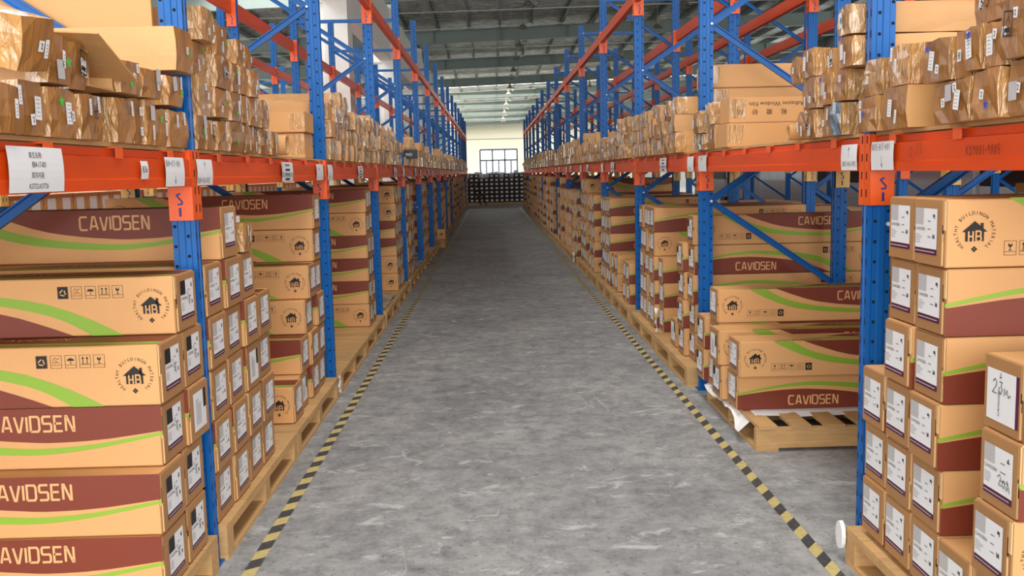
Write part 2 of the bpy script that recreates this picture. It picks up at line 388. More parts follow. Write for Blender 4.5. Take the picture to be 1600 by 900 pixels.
def carton_mesh(side, W, H, seed):
    """side +1: right rack (aisle end at x=0 facing -x, body to +x). side -1 mirrored."""
    rnd = random.Random(seed); bm = bmesh.new()
    r = bmesh.ops.create_cube(bm, size=1); bmesh.ops.translate(bm, verts=bm.verts, vec=(.5, .5, .5)); bmesh.ops.scale(bm, verts=bm.verts, vec=(L0 - .004, W, H))
    bmesh.ops.translate(bm, verts=bm.verts, vec=(.004, 0, 0))
    bmesh.ops.bevel(bm, geom=list(bm.edges), offset=.0035, segments=1, affect='EDGES')
    for f in bm.faces: f.material_index = 1 if f.calc_center_median().x < .006 else 0
    def bx(x0, x1, y0, y1, z0, z1, mi):
        vs = [bm.verts.new((x, y, z)) for x in (x0, x1) for y in (y0, y1) for z in (z0, z1)]
        for q in [(0, 1, 3, 2), (4, 6, 7, 5), (0, 4, 5, 1), (2, 3, 7, 6), (0, 2, 6, 4), (1, 5, 7, 3)]:
            f = bm.faces.new([vs[i] for i in q]); f.material_index = mi
    # outer end flap with a visible tan core on its near edge, a seam slot at the near corner
    g = .010 + rnd.random() * .01
    bx(0, .005, g, W - .003, .003, H - .003 - rnd.random() * .004, 1)
    bx(.0005, .0045, g - .004, g, .006, H * .5, 2)
    bx(.002, .005, .002, g - .004, H * (.42 + .2 * rnd.random()), H - .004, 2)
    z1 = H * (.3 + .3 * rnd.random())
    bx(.0012, .0045, g - .004, g, z1, z1 + .05, 3)
    if side < 0: bmesh.ops.scale(bm, verts=bm.verts, vec=(-1, 1, 1))
    bmesh.ops.recalc_face_normals(bm, faces=bm.faces)
    me = bpy.data.meshes.new('carton'); bm.to_mesh(me); bm.free()
    for k in ('carton', 'carton_end_shaded', 'core', 'ink'): me.materials.append(M[k])
    return me
_cm = {}
def get_carton(side, W, H):
    k = (side, round(W, 2), round(H, 3), random.randrange(3))
    if k not in _cm: _cm[k] = carton_mesh(side, W - .006, H - .003, hash(k) % 999)
    return _cm[k]
_lm = {}
def label_mesh(style, side):
    k = (style, side)
    if k in _lm: return _lm[k]
    mb = MB(); mb.closed = False; d = -1 if side > 0 else 1
    # s runs to the viewer's right: right rack -> -y ; left rack -> +y. origin = label centre
    pen = Pen(mb, lambda a, b, l: (d * (.0012 + .0007 * l), -a if side > 0 else a, b))
    rnd = random.Random(str(k)); w2, h = .072, .07
    strip = {'purple': 'purple', 'dark': 'purple', 'black': 'purple', 'hand23': 'purple', 'hand20': 'purple', 'side': 'purple'}[style]
    if style in ('side', 'hand23'):
        pen.rect(-w2, w2, -h, h, 'paper'); pen.rect(w2, w2 + .014, -h, h, strip, 0) if style == 'hand23' else pen.rect(w2 - .03, w2, 0, h, 'black', 1)
        for i in range(5 if style == 'side' else 0): pen.rect(-w2 + .03 + i * .012, -w2 + .033 + i * .012, -h + .02, .02 + rnd.random() * .03, 'paper_line', 1)
        if style == 'hand23':
            t = [[(-.04, .035), (-.03, .045), (-.02, .035), (-.025, .025), (-.042, .006), (-.018, .006)], [(-.008, .04), (.006, .04), (.0, .028), (.008, .022), (0, .008), (-.01, .012)],
                 [(.016, .006), (.018, .026), (.026, .012), (.032, .026), (.038, .006), (.05, .014)], [(0, .065), (-.006, .05), (.004, .055)]]
            for p in t: pen.line(p, .0025, 'ink', 2)
            pen.text('CAVIOSEN', -.004, -.055, .014, 'ink', 2, math.pi / 2, 1.2)
    else:
        pen.rect(-w2, w2, -h + .018, h, 'paper'); pen.rect(-w2, w2, -h, -h + .018, strip)
        pen.rect(-w2 + .004, w2 - .012, -h + .007, -h + .010, 'paper_grey', 1)
        sq = {'purple': 'paper_grey', 'dark': 'paper_grey', 'black': 'black', 'hand20': 'paper_grey'}[style]
        pen.rect(-w2, -w2 + .055, h - .05, h, sq, 1)
        pen.text('CAVIOSEN', -w2 + .004, .002, .014, 'ink', 1, 0, .95)
        for i in range(3): pen.rect(.012, .028 + .02 * rnd.random(), .03 - i * .024, .033 - i * .024, 'paper_line', 1)
        for j in (.04, -.02):
            for q in range(9):
                if rnd.random() < .75:
                    a = .045 + (q % 3) * .0045; b = j + (q // 3) * .0045; pen.rect(a, a + .004, b, b + .004, 'ink', 1)
        for i in range(5): pen.rect(-w2 + .005, -w2 + .03 + rnd.random() * .02, -.012 - i * .006, -.0105 - i * .006, 'paper_line', 1)
        if style == 'black': 
            for q in range(2): pen.line([(-.01 + .05 * rnd.random(), -.03 + .06 * rnd.random()) for _ in range(5)], .0015, 'ink', 2)
        if style == 'hand20':
            for p in ([(.0, -.01), (.012, 0), (.018, -.01), (.008, -.028), (.022, -.03)], [(.03, -.01), (.024, -.025), (.034, -.032), (.04, -.018), (.03, -.01)], [(.044, -.036), (.046, -.022), (.052, -.032), (.056, -.02), (.062, -.036)]): pen.line(p, .0022, 'ink', 2)
    _lm[k] = mb.mesh('end_label'); return _lm[k]

# ---------------------------------------------------------------- setting
XW0, XW1, YN, YF = -15.0, 17.0, -10.0, 110.0
def zr(x): return 7.45 + .03 * x     # roof underside
mb = MB(); mb.box(XW0, XW1, YN, YF, -.2, 0, 'floor'); struct('floor', mb)
mb = MB(); mb.extrude([(XW0, zr(XW0)), (XW1, zr(XW1)), (XW1, zr(XW1) + .15), (XW0, zr(XW0) + .15)], lambda a, b: (a, YN, b), lambda a, b: (a, YF, b), 'foil'); struct('ceiling', mb)
mb = MB(); mb.box(XW0 - .2, XW0, YN, YF, -.2, zr(XW0) + .2, 'wall'); struct('wall_left', mb)
mb = MB(); mb.box(XW1, XW1 + .2, YN, YF, -.2, zr(XW1) + .2, 'wallgrey'); struct('wall_right', mb)
# far wall with window opening x -1.3..2.9 z .3..4.2
wx0, wx1, wz0, wz1 = -1.25, 2.95, .6, 4.1
mb = MB()
for a in ((XW0, wx0, 0, 8.2), (wx1, XW1, 0, 8.2), (wx0, wx1, 0, wz0), (wx0, wx1, wz1, 8.2)): mb.box(a[0], a[1], YF, YF + .25, a[2], a[3], 'cream')
mb.box(XW0, XW1, YF - .04, YF, 5.25, 5.33, 'wallgrey')
far = struct('wall_far', mb)
mb = MB(); wn = 3
for i in range(wn + 1):
    x = wx0 + (wx1 - wx0) * i / wn; mb.box(x - .08, x + .08, YF - .02, YF + .1, wz0, wz1, 'frame')
for z in (wz0, 2.9, wz1): mb.box(wx0, wx1, YF - .02, YF + .1, z - .08, z + .08, 'frame')
for i in range(wn):
    x = wx0 + (wx1 - wx0) * (i + .5) / wn; mb.box(x - .06, x + .06, YF, YF + .08, wz0, 2.9, 'frame')
win = struct('window_1', mb)
g = mat('window_glass', (250, 252, 255), .02); g.node_tree.nodes['Principled BSDF'].inputs['Transmission Weight'].default_value = 1
for i in range(wn):
    x = wx0 + (wx1 - wx0) * i / wn; mb = MB(); mb.box(x + .05, x + (wx1 - wx0) / wn - .05, YF + .03, YF + .04, wz0 + .05, wz1 - .05, g); obj('window_pane', mb, win)
# rafters, purlins, tie rods
mb0 = None
for k in range(11):
    y = 10.3 + 9.75 * k
    mb = MB(); z = lambda x: zr(x) - .2
    mb.extrude([(XW0, z(XW0) - .5), (XW1, z(XW1) - .5), (XW1, z(XW1) - .48), (XW0, z(XW0) - .48)], lambda a, b: (a, y - .11, b), lambda a, b: (a, y + .11, b), 'steel')
    mb.extrude([(XW0, z(XW0) - .02), (XW1, z(XW1) - .02), (XW1, z(XW1)), (XW0, z(XW0))], lambda a, b: (a, y - .11, b), lambda a, b: (a, y + .11, b), 'steel')
    mb.extrude([(XW0, z(XW0) - .48), (XW1, z(XW1) - .48), (XW1, z(XW1) - .02), (XW0, z(XW0) - .02)], lambda a, b: (a, y - .01, b), lambda a, b: (a, y + .01, b), 'steel')
    for q in range(11):
        x = -13 + q * 2.7; mb.box(x - .006, x + .006, y - .1, y + .1, z(x) - .48, z(x) - .02, 'steel')
    o = obj('trim_rafter', mb); o['kind'] = 'structure'
for q in range(26):
    x = XW0 + .6 + q * 1.24
    mb = MB(); z = zr(x) - .2
    mb.box(x - .035, x + .035, YN, YF, z, z + .015, 'steel'); mb.box(x - .005, x + .005, YN, YF, z, z + .2, 'steel'); mb.box(x - .035, x + .035, YN, YF, z + .18, z + .19, 'steel')
    o = obj('trim_purlin', mb); o['kind'] = 'structure'
for k in range(20):
    y = 13.6 + 4.875 * k
    mb = MB(); mb.bar((-14, y, zr(-14) - .5 + .15), (3.2 if k % 2 else 16, y, zr(3) - .35), .03, .03, 'pale'); mb.box(1.52, 1.68, y - .06, y + .06, zr(1.6) - .42, zr(1.6) - .3, 'pale')
    tag(obj('conduit_pipe', mb), 'thin pale conduit crossing under the roof, %s from the camera' % ordn(k + 1), 'pipe', 'roof conduits')
# skylight openings over the far end: translucent sheets set in the roof
sk = mat('skylight_sheet', (255, 252, 240), .5, emit=2.6)
for k in range(5):
    mb = MB(); y = 61 + k * 9.75
    mb.box(-14, 16, y + 2, y + 6.2, 6.98 + .0, 7.0, sk)
    # follow roof slope
    mb.v = [(a, b, zr(a) - .012 + (.008 if c > 6.99 else 0)) for a, b, c in mb.v]
    o = obj('window_roof_light', mb); o['kind'] = 'structure'
# white concrete frame standing between the left rack rows
for k in range(9):
    y = 18.3 + 9.75 * k
    mb = MB(); mb.box(-3.04, -2.6, y, y + .62, 0, 6.3, 'wall'); mb.box(-3.30, -3.04, y, y + .62, 4.7, 6.3, 'wall'); mb.box(-3.3, -3.04, y + .1, y + .62, 0, 4.7, 'wall')
    o = obj('wall_column', mb); o['kind'] = 'structure'
mb = MB(); mb.box(-3.1, -2.8, -5, 8.5, 4.75, 6.2, 'wall'); mb.box(-3.1, -2.8, 8.6, 97, 4.75, 6.2, 'wall'); o = obj('trim_concrete_beam', mb); o['kind'] = 'structure'

# floor tapes
for x0, x1, sgn, nm in ((-.985, -.935, 1, 'left'), (1.185, 1.24, -1, 'right')):
    mb = MB()
    xa = -.975 if sgn > 0 else 1.255; xb = -.93 if sgn > 0 else 1.18
    vs = []
    for i in range(22):
        y = -1 + i * 2.1; x = xa + (xb - xa) * min(1, max(0, y) / 14); vs += [(x - .026, y, .0012), (x + .026, y, .0012)]
    mb.closed = False; mb.add(vs, [(2 * i, 2 * i + 1, 2 * i + 3, 2 * i + 2) for i in range(21)], tape_mat('hazard_tape_' + nm, -.7 if sgn > 0 else -1.3))
    tag(obj('floor_tape', mb), 'yellow and black striped floor tape along the %s edge of the aisle' % nm, 'tape')

# ---------------------------------------------------------------- racks
PIT = {-1: 2.90, 1: 2.87}; Y0 = {-1: 3.64, 1: 3.54}
def fy_(i, s): return Y0[s] + PIT[s] * i
NL, NR = 15, 14
def post_mesh(a):      # a = +1 right rack (aisle face is -x), -1 left
    mb = MB()
    prof = [(-.044, -.034), (-.028, -.034), (-.024, -.030), (-.006, -.030), (-.002, -.035), (.02, -.035), (.024, -.028), (.044, -.028),
            (.044, .028), (.024, .028), (.02, .035), (-.044, .035), (-.044, .012), (-.037, .008), (-.037, -.008), (-.044, -.012)]
    mb.extrude([(a * x, y * .82) for x, y in prof], lambda x, y: (x, y, .006), lambda x, y: (x, y, 1), 'blue')
    return mb
def holes_mesh(a, top):
    mb = MB(); mb.closed = False
    n = int((top - .1) / .075)
    p1 = Pen(mb, lambda s, t, l: (s, -.0251, t)); p2 = Pen(mb, lambda s, t, l: (-a * .0446, s, t)); p3 = Pen(mb, lambda s, t, l: (s, -.0235, t))
    for i in range(n):
        z = .09 + i * .075
        p1.disc(a * -.015, z, .0065, 'hole', 0, 8); p3.disc(a * .034, z + .037, .0065, 'hole', 0, 8)
        for s in (-.019, .019): p2.rect(s - .0035, s + .0035, z - .012, z + .014, 'hole')
    return mb.mesh('perforations')
def frame_proto(side, depth, top, fz0, dz, far=False, striped=False):
    """side=+1 right; local origin at the front post foot centre; rear post at +side*depth"""
    r = empty('upright_frame'); pm = post_mesh(side)
    pm.v = [(x, y, z if z < .5 else top) for x, y, z in pm.v]; me = pm.mesh('post')
    obj('post', me, r); obj('post', me, r, (side * depth, 0, 0), (0, 0, 0))
    if not far:
        hm = holes_mesh(side, top)
        for xx in (0, side * depth):
            h = obj('perforations', hm, r, (xx, 0, 0)); h['kind'] = 'stuff'
    fm = MB(); fm.box(-.06, .06, -.055, .055, 0, .006, 'blue'); f = fm.mesh('foot_plate')
    for xx in (0, side * depth): obj('foot_plate', f, r, (xx, 0, 0))
    # zigzag bracing: front nodes at fz0 + 2k*dz
    z = fz0; front = True
    while z - dz > .1: z -= dz; front = not front
    k = 0
    while z + dz < top - .05:
        a = (side * (.03 if front else depth - .03), 0, z); b = (side * (depth - .03 if front else .03), 0, z + dz)
        m_ = MB(); w = .04
        d = (Vector(b) - Vector(a)).normalized(); nrm = d.cross(Vector((0, 1, 0))) * .0
        yy = .006 if k % 2 else -.006
        a = (a[0], yy, a[2]); b = (b[0], yy, b[2])
        m_.bar(a, b, w, .012, 'blue'); up_ = d.cross(Vector((0, 1, 0))).normalized() * (w / 2 - .003)
        for s_ in (1, -1): m_.bar(Vector(a) + up_ * s_ + Vector((0, -.01, 0)), Vector(b) + up_ * s_ + Vector((0, -.01, 0)), .006, .02, 'blue')
        m_.lathe([(0, .012), (.009, .010), (.009, 0)], (a[0], 0, a[2]), 'pale', 8) if False else None
        obj('brace', m_, r); z += dz; front = not front; k += 1
    for hz in (.22, z):
        m_ = MB(); m_.box(min(side * .03, side * (depth - .03)), max(side * .03, side * (depth - .03)), -.018, .018, hz - .02, hz + .02, 'blue'); obj('cross_strut', m_, r)
    if not far:
        for zz in [fz0 + 2 * j * dz for j in range(-2, 3)]:
            if .1 < zz < top:
                m_ = MB(); m_.extrude([(.008 * math.cos(t * math.pi / 4), .008 * math.sin(t * math.pi / 4)) for t in range(8)], lambda a, b: (side * .03 + a, -.03, zz + b), lambda a, b: (side * .03 + a, -.045, zz + b), 'paper'); obj('bolt', m_, r)
    return r
XL, XR = -1.155, 1.425           # front post centres
protos = {}
specs = [('left', -1, XL, 1.27, 3.86, .99, .81, NL, 'left rack beside the aisle'), ('right', 1, XR, .90, 3.70, 1.28, .575, NR, 'right rack beside the aisle'),
         ('left2', -1, -3.32, 1.1, 3.86, .99, .75, NL, 'second rack row on the left'), ('right2', 1, 3.08, .9, 3.70, 1.28, .575, NR, 'second rack row on the right'),
         ('right3', 1, 6.4, .9, 3.7, 1.28, .575, 8, 'third rack row on the right')]
for nm, sd, x, dep, top, fz0, dz, n, lab in specs:
    pn = frame_proto(sd, dep, top, fz0, dz); pf = frame_proto(sd, dep, top, fz0, dz, far=True); usedn = usedf = False
    for i in range(-1, n):
        if nm == 'right3' and i < 1: continue
        if nm == 'left' and i < 1:
            o = frame_proto(sd, dep, top, 1.80, dz); o.location = (x, fy_(i, sd), 0)
            tag(o, 'blue perforated steel upright frame, %s, %s' % ('beside the camera position' if i < 0 else 'first upright from the camera', lab), 'rack frame', 'upright frames of the ' + lab); continue
        near = i <= 6 and nm in ('left', 'right')
        src = pn if near else pf
        if near and not usedn: o = src; usedn = True; o.location = (x, fy_(i, sd), 0)
        elif not near and not usedf: o = src; usedf = True; o.location = (x, fy_(i, sd), 0)
        else: o = copy_tree(src, (x, fy_(i, sd), 0))
        if i == -1: ds = 'beside the camera position'
        else: ds = '%s upright from the camera' % ordn(i + 1)
        tag(o, 'blue perforated steel upright frame, %s, %s' % (ds, lab), 'rack frame', 'upright frames of the ' + lab)
    if not usedn:
        for c in list(pn.children): bpy.data.objects.remove(c)
        bpy.data.objects.remove(pn)
    if not usedf:
        for c in list(pf.children): bpy.data.objects.remove(c)
        bpy.data.objects.remove(pf)
BZ0, BZ1 = 1.475, 1.597
def beam_proto(side, face, clips, plate='orange2', marks=True, L=2.9):
    """origin at the start post centre (y), beam bottom at z=0, aisle face of posts at x=0; face=-side outward"""
    r = empty('shelf_beam'); a = side; h = BZ1 - BZ0
    prof = [(0, 0), (.05, 0), (.05, h), (.018, h), (.018, h - .022), (.004, h - .026), (.004, .035), (0, .030)]
    m_ = MB(); m_.extrude([(a * (x - .004), z) for x, z in prof], lambda x, z: (x, .055, z), lambda x, z: (x, L - .055, z), 'orange'); obj('beam_body', m_, r)
    for y, q in ((.0, 1), (L, -1)):
        m_ = MB(); z0, z1 = -.125, h + .012
        m_.box(*sorted((-a * .006, -a * .002)), *sorted((y + q * .004, y + q * .05)), z0, z1, plate)
        m_.box(*sorted((-a * .006, a * .086)), *sorted((y + q * .046, y + q * .050)), z0, z1, plate)
        for t in range(4):
            z = z0 + .03 + t * .065; m_.box(*sorted((-a * .0062, -a * .007)), *sorted((y + q * .018, y + q * .026)), z, z + .028, 'hole')
        c = obj('end_plate', m_, r)
        if q < 0 and marks:
            mk = MB(); mk.closed = False; pen = Pen(mk, lambda s, t, l: (s + a * .045, y - .0513, t - .06))
            k = 1 if a > 0 else 1
            pen.line([(.004, .035), (-.010, .028), (-.004, .02), (.010, .004), (.008, -.004), (-.008, -.006)], .006, 'marker'); pen.line([(.0, -.018), (.0, -.05)], .009, 'marker')
            obj('handwriting', mk, c)
    if clips:
        for j in range(6):
            y = .30 + j * .46; m_ = MB(); m_.box(*sorted((a * -.008, a * .05)), y, y + .05, h, h + .004, 'orange2'); m_.box(*sorted((a * -.008, a * -.0045)), y, y + .05, h - .03, h + .004, 'orange2')
            m_.box(*sorted((a * .03, a * .046)), y + .005, y + .045, h - .01, h, 'orange2'); obj('support_clip', m_, r)
    return r
def place_beams(ys, side, xface, z, n, lab, clips, i0=-1, plate='orange2', cnear=4, marks=True):
    pn = beam_proto(side, 0, clips, plate, marks, PIT[ys]); pf = beam_proto(side, 0, False, plate, marks, PIT[ys]) if clips else pn; u = set()
    for i in range(i0, n - 1):
        src = pn if (i < cnear) else pf
        if id(src) not in u: o = src; u.add(id(src)); o.location = (xface, fy_(i, ys), z)
        else: o = copy_tree(src, (xface, fy_(i, ys), z))
        tag(o, 'orange steel shelf beam, %s bay, %s' % (bayname(i + 1), lab), 'beam', 'beams ' + lab)
FXL, FXR = XL + .044, XR - .044   # aisle faces of posts
UZ = 3.06
place_beams(-1, -1, FXL, BZ0, NL, 'lower level, aisle side, left rack', True)
place_beams(1, 1, FXR, BZ0, NR, 'lower level, aisle side, right rack', True)
place_beams(-1, -1, FXL, UZ, NL, 'upper level, aisle side, left rack', False)
place_beams(1, 1, FXR, UZ, NR, 'upper level, aisle side, right rack', False)
for sd, xf, n, side_nm in ((-1, XL, NL, 'left rack'), (1, XR, NR, 'right rack')):
    dep = 1.27 if sd < 0 else .90
    for z, ln in ((BZ0, 'lower'), (UZ, 'upper')):
        place_beams(sd, -sd, xf + sd * (dep + .044), z, n, '%s level, back side, %s' % (ln, side_nm), False, plate='yellow' if ln == 'lower' else 'orange2')
for sd, xf, dep, n, side_nm in ((-1, -3.32, 1.1, NL, 'second left row'), (1, 3.08, .9, NR, 'second right row'), (1, 6.4, .9, 8, 'third right row')):
    for z, ln in ((BZ0, 'lower'), (UZ, 'upper')):
        i0 = 1 if xf > 5 else -1
        place_beams(sd, sd, xf - sd * .044, z, n, '%s level, front side, %s' % (ln, side_nm), False, i0=i0, plate='yellow' if ln == 'lower' else 'orange2')
        place_beams(sd, -sd, xf + sd * (dep + .044), z, n, '%s level, back side, %s' % (ln, side_nm), False, i0=i0, marks=False)
# shelf boards on the lower beams
for sd, x, dep, n, nm in ((-1, FXL, 1.3, NL, 'left rack'), (1, FXR, .94, NR, 'right rack')):
    m_ = MB(); m_.box(*sorted((sd * .012, sd * dep)), .06, PIT[sd] - .06, 0, .012, 'ply'); me = m_.mesh('shelf_board')
    for i in range(-1, n - 1):
        tag(obj('shelf_board', me, None, (x, fy_(i, sd), BZ1 + .005)), 'plywood shelf board on the orange beams, %s bay of the %s' % (bayname(i + 1), nm), 'board', 'shelf boards of the ' + nm)
ZS = BZ1 + .018

# ---------------------------------------------------------------- pallets
PH = .14
def pallet_proto(side, W=1.38, D=1.15):
    r = empty('wooden_pallet'); s = side; n = 9
    def part(nm, x0, x1, y0, y1, z0, z1):
        m_ = MB(); m_.box(*sorted((s * x0, s * x1)), y0, y1, z0, z1, 'wood'); return obj(nm, m_, r)
    bw = .149
    for i in range(n):
        y = i * (W - bw) / (n - 1); part('deck_board', 0, D, y, y + bw, PH - .018, PH)
    for y in (0, (W - .09) / 2, W - .09):
        for x in (0, (D - .09) / 2, D - .09): part('block', x, x + .09, y, y + .09, .018, PH - .036)
    for x in (0, (D - .09) / 2, D - .09): part('stringer_board', x, x + .09, 0, W, PH - .036, PH - .018); part('bottom_board', x, x + .09, 0, W, 0, .018)
    return r
def pallet_mesh(side, W=1.38, D=1.15):
    m_ = MB(); s = side
    def b(x0, x1, y0, y1, z0, z1): m_.box(*sorted((s * x0, s * x1)), y0, y1, z0, z1, 'wood')
    for i in range(9): y = i * (W - .149) / 8; b(0, D, y, y + .149, PH - .018, PH)
    for y in (0, (W - .09) / 2, W - .09):
        b(0, .1, y, y + .09, .018, PH - .018)
    for x in (0, D - .09): b(x, x + .09, 0, W, 0, .018); b(x, x + .09, 0, W, PH - .036, PH - .018)
    return m_.mesh('wooden_pallet')
PP = {1: pallet_proto(1), -1: pallet_proto(-1)}; PM = {1: pallet_mesh(1), -1: pallet_mesh(-1)}; PU = set(); PN = {1: 0, -1: 0}
def pallet(side, x, y, note=None, dx=0):
    i = PN[side]; PN[side] += 1
    if i < 8:
        if side in PU: o = copy_tree(PP[side], (x, y, 0))
        else: o = PP[side]; o.location = (x, y, 0); PU.add(side)
    else: o = obj('wooden_pallet', PM[side], None, (x, y, 0))
    tag(o, note or 'pale wooden pallet on the floor, %s from the camera under the %s rack' % (ordn(i + 1), 'right' if side > 0 else 'left'), 'pallet', 'pallets on the floor')
# ---------------------------------------------------------------- printed cartons
SN = {1: 'right', -1: 'left'}
NCART = {1: 0, -1: 0}; CAP = 150
stuffc = {}
def near_face(side, F):
    return (0, 0, 0)
def carton(side, bay, col, row, x, y, z, W, H=.205, face='F1', style='purple', note=None, top=False, extra=None, force=False, turned=False):
    if (NCART[side] >= CAP and not force):
        stuffc.setdefault((side, bay), []).append((x, y, z, W, H, face)); return None
    NCART[side] += 1
    me = get_carton(side, W, H)
    o = obj('carton', me, None, (x + side * random.uniform(-.004, .016), y + .003, z), (0, 0, random.uniform(-.004, .004)))
    o.location.z = z
    sty = {'purple': 'purple-edged label', 'dark': 'purple-edged label', 'black': 'black-squared label', 'side': 'sideways label', 'hand23': 'label handwritten 23m', 'hand20': 'label handwritten 20'}[style]
    tag(o, note or 'kraft carton, %s, %s layer up, %s column, %s bay of %s rack' % (sty, ordn(row + 1), ordn(col + 1), bayname(bay), SN[side]), 'carton', 'cartons stacked under the %s rack' % SN[side])
    lb = obj('end_label', label_mesh(style, side), o, (0, W / 2 - .0 + (.008 if side > 0 else 0) + random.uniform(-.008, .008), H / 2 + random.uniform(-.006, .008)))
    if face:
        p = obj('printed_face', PR[face], o, (0 if side > 0 else -L0, 0, 0))
        if abs(H - H0) > .004: p.scale = (1, 1, (H - .002) / H0)
        if turned: p.rotation_euler = (0, math.pi, 0); p.location = (L0 if side > 0 else 0, 0, H - .002)
    if top: obj('printed_top', TOPM, o, (0 if side > 0 else -L0, 0, H - .003))
    return o
# column spec: (y, W, nrows, x, {row:face}, style)
def column(side, bay, col, y, W, n, x, faces=None, style='purple', z0=.145, shift=None, tops=True, hs=None, styles=None):
    z = z0; faces = faces or {}; shift = shift or {}
    for r in range(n):
        H = (hs or {}).get(r, H0)
        carton(side, bay, col, r, x, y + shift.get(r, 0), z, W, H, faces.get(r, random.choice(('F1', 'F2'))), (styles or {}).get(r, style if style != 'mix' else random.choice(('purple', 'black', 'purple', 'dark'))), top=(r == n - 1 and tops))
        z += H + .0008
LX, RX = -1.10, 1.33
# -- left, nearest bay
pallet(-1, -1.09, 2.2)
column(-1, 0, 0, 3.13, .245, 4, LX, {0: 'F1', 1: 'F1', 2: 'F1', 3: 'F2'}, 'black', shift={0: -.10, 1: -.09, 2: -.005})
column(-1, 0, 1, 3.365, .235, 5, LX, {4: 'F2', 3: 'F2'}, 'black', shift={0: -.085, 1: -.075, 2: -.005, 4: -.04}, styles={2: 'side'})
# -- left, second bay: two pallets
pallet(-1, -1.08, 3.675); pallet(-1, -1.08, 5.075)
column(-1, 1, 0, 3.68, .25, 5, -1.10, None, 'purple')
column(-1, 1, 1, 3.94, .25, 6, -1.10, {5: 'F1'}, 'purple', hs={5: .215}, shift={5: -.02})
column(-1, 1, 2, 4.195, .25, 5, -1.10, None, 'purple', styles={2: 'side'})
column(-1, 1, 3, 4.45, .25, 4, -1.10, None, 'purple')
column(-1, 1, 4, 5.22, .25, 1, -1.12, {0: 'F2'}, 'purple')
column(-1, 1, 5, 5.48, .25, 2, -1.13, {0: 'F2', 1: 'F1'}, 'purple', shift={1: .08}, styles={0: 'side'})
column(-1, 1, 6, 5.83, .24, 4, -1.13, {2: 'F2', 3: 'F2'}, 'purple', shift={2: -.07, 3: -.0})
column(-1, 1, 7, 6.09, .24, 6, -1.13, {4: 'F2', 5: 'F1'}, 'purple', hs={5: .22})
pallet(-1, -1.08, 6.58); pallet(-1, -1.08, 7.98)
column(-1, 2, 0, 8.62, .245, 6, -1.13, {0: 'F2', 1: 'F1', 2: 'F1', 3: 'F1', 4: 'F2', 5: 'F1'}, 'purple')
column(-1, 2, 1, 8.88, .245, 6, -1.13)
pallet(-1, -1.08, 9.5); pallet(-1, -1.08, 10.9)
column(-1, 3, 0, 11.28, .245, 6, -1.13, {0: 'F2', 1: 'F2', 2: 'F1', 3: 'F1', 4: 'F2', 5: 'F2'}, 'purple')
column(-1, 3, 1, 11.54, .245, 6, -1.13, None); column(-1, 3, 2, 11.8, .245, 6, -1.13, None, 'mix')
pallet(-1, -1.08, 12.4); pallet(-1, -1.08, 13.8)
for c in range(4): column(-1, 4, c, 12.62 + c * .26, .25, 6 - (c == 3), -1.11, None, 'mix')
pallet(-1, -1.08, 15.3); pallet(-1, -1.08, 16.7)
for c in range(4): column(-1, 5, c, 15.5 + c * .26, .25, 6 if c else 6, -1.12, {0: 'F1', 1: 'F1', 2: 'F1', 3: 'F1', 4: 'F1', 5: 'F2'} if c == 0 else None, 'mix')
pallet(-1, -1.08, 18.2)
for c in range(4): column(-1, 6, c, 18.4 + c * .26, .25, 6, -1.13, {k: 'F2' for k in range(6)} if c == 0 else None, 'mix')
carton(-1, 6, 4, 0, -1.0, 20.1, .145, .25, .205, 'F2', 'purple')
pallet(-1, -.98, 19.6)
# -- right, nearest bay
pallet(1, 1.31, 2.1)
column(1, 0, 0, 2.37, .205, 4, RX, {3: 'F2', 2: 'F2'}, 'purple', styles={3: 'hand23', 2: 'hand20'}, shift={2: -.01}, z0=.16)
column(1, 0, 1, 2.585, .2, 1, RX, {0: 'F1'}, z0=.16)
column(1, 0, 2, 2.795, .205, 6, RX, {5: 'F1', 4: 'F2', 3: 'F2', 2: 'F2', 1: 'F2', 0: 'F2'}, z0=.16)
column(1, 0, 3, 3.005, .205, 6, RX, z0=.16, tops=True)
column(1, 0, 4, 3.215, .205, 3, RX + .01, z0=.16)
carton(1, 0, 5, 5, RX + .55, 3.24, 1.22, .2, .205, 'F1', 'purple', note='kraft carton lying behind the near right stack just under the beam', top=True, force=True)
for r in range(3, 5): carton(1, 0, 5, r, RX + .55, 3.24, .16 + r * (H0 + .0008), .2, H0, 'F1', 'purple')
# -- right, second bay
r_ = empty('wooden_pallet', (1.365, 4.92, 0))
def pp_(nm, x0, x1, y0, y1, z0, z1):
    m_ = MB(); m_.box(x0, x1, y0, y1, z0, z1, 'wood'); return obj(nm, m_, r_)
for yy in (0, .56, 1.12): pp_('stringer', 0, 1.2, yy, yy + .045, .018, .122)
for q in range(7): pp_('deck_board', .01 + q * .18, .11 + q * .18, -.01, 1.19, .122, .14)
for q in (0, .55, 1.08): pp_('bottom_board', q, q + .12, 0, 1.165, 0, .018)
tag(r_, 'pale wooden pallet with bare slats under the white sheet and front cartons', 'pallet', 'pallets on the floor')
ZP = .146
S = {}
carton(1, 1, 0, 0, 1.335, 5.24, ZP, .23, .20, 'F2', 'purple')
carton(1, 1, 0, 1, 1.335, 5.17, ZP + .2008, .23, .20, 'F1', 'purple', top=True)
column(1, 1, 1, 5.49, .225, 2, 1.30, {1: 'F1'}, 'black', z0=ZP, styles={1: 'side'})
column(1, 1, 2, 5.76, .23, 3, 1.345, {2: 'F1'}, 'purple', z0=ZP)
column(1, 1, 3, 6.01, .23, 2, 1.32, None, 'black', z0=ZP)
m_ = MB(); m_.closed = False
rnd = random.Random(3); pts = []
NX, NY = 16, 14
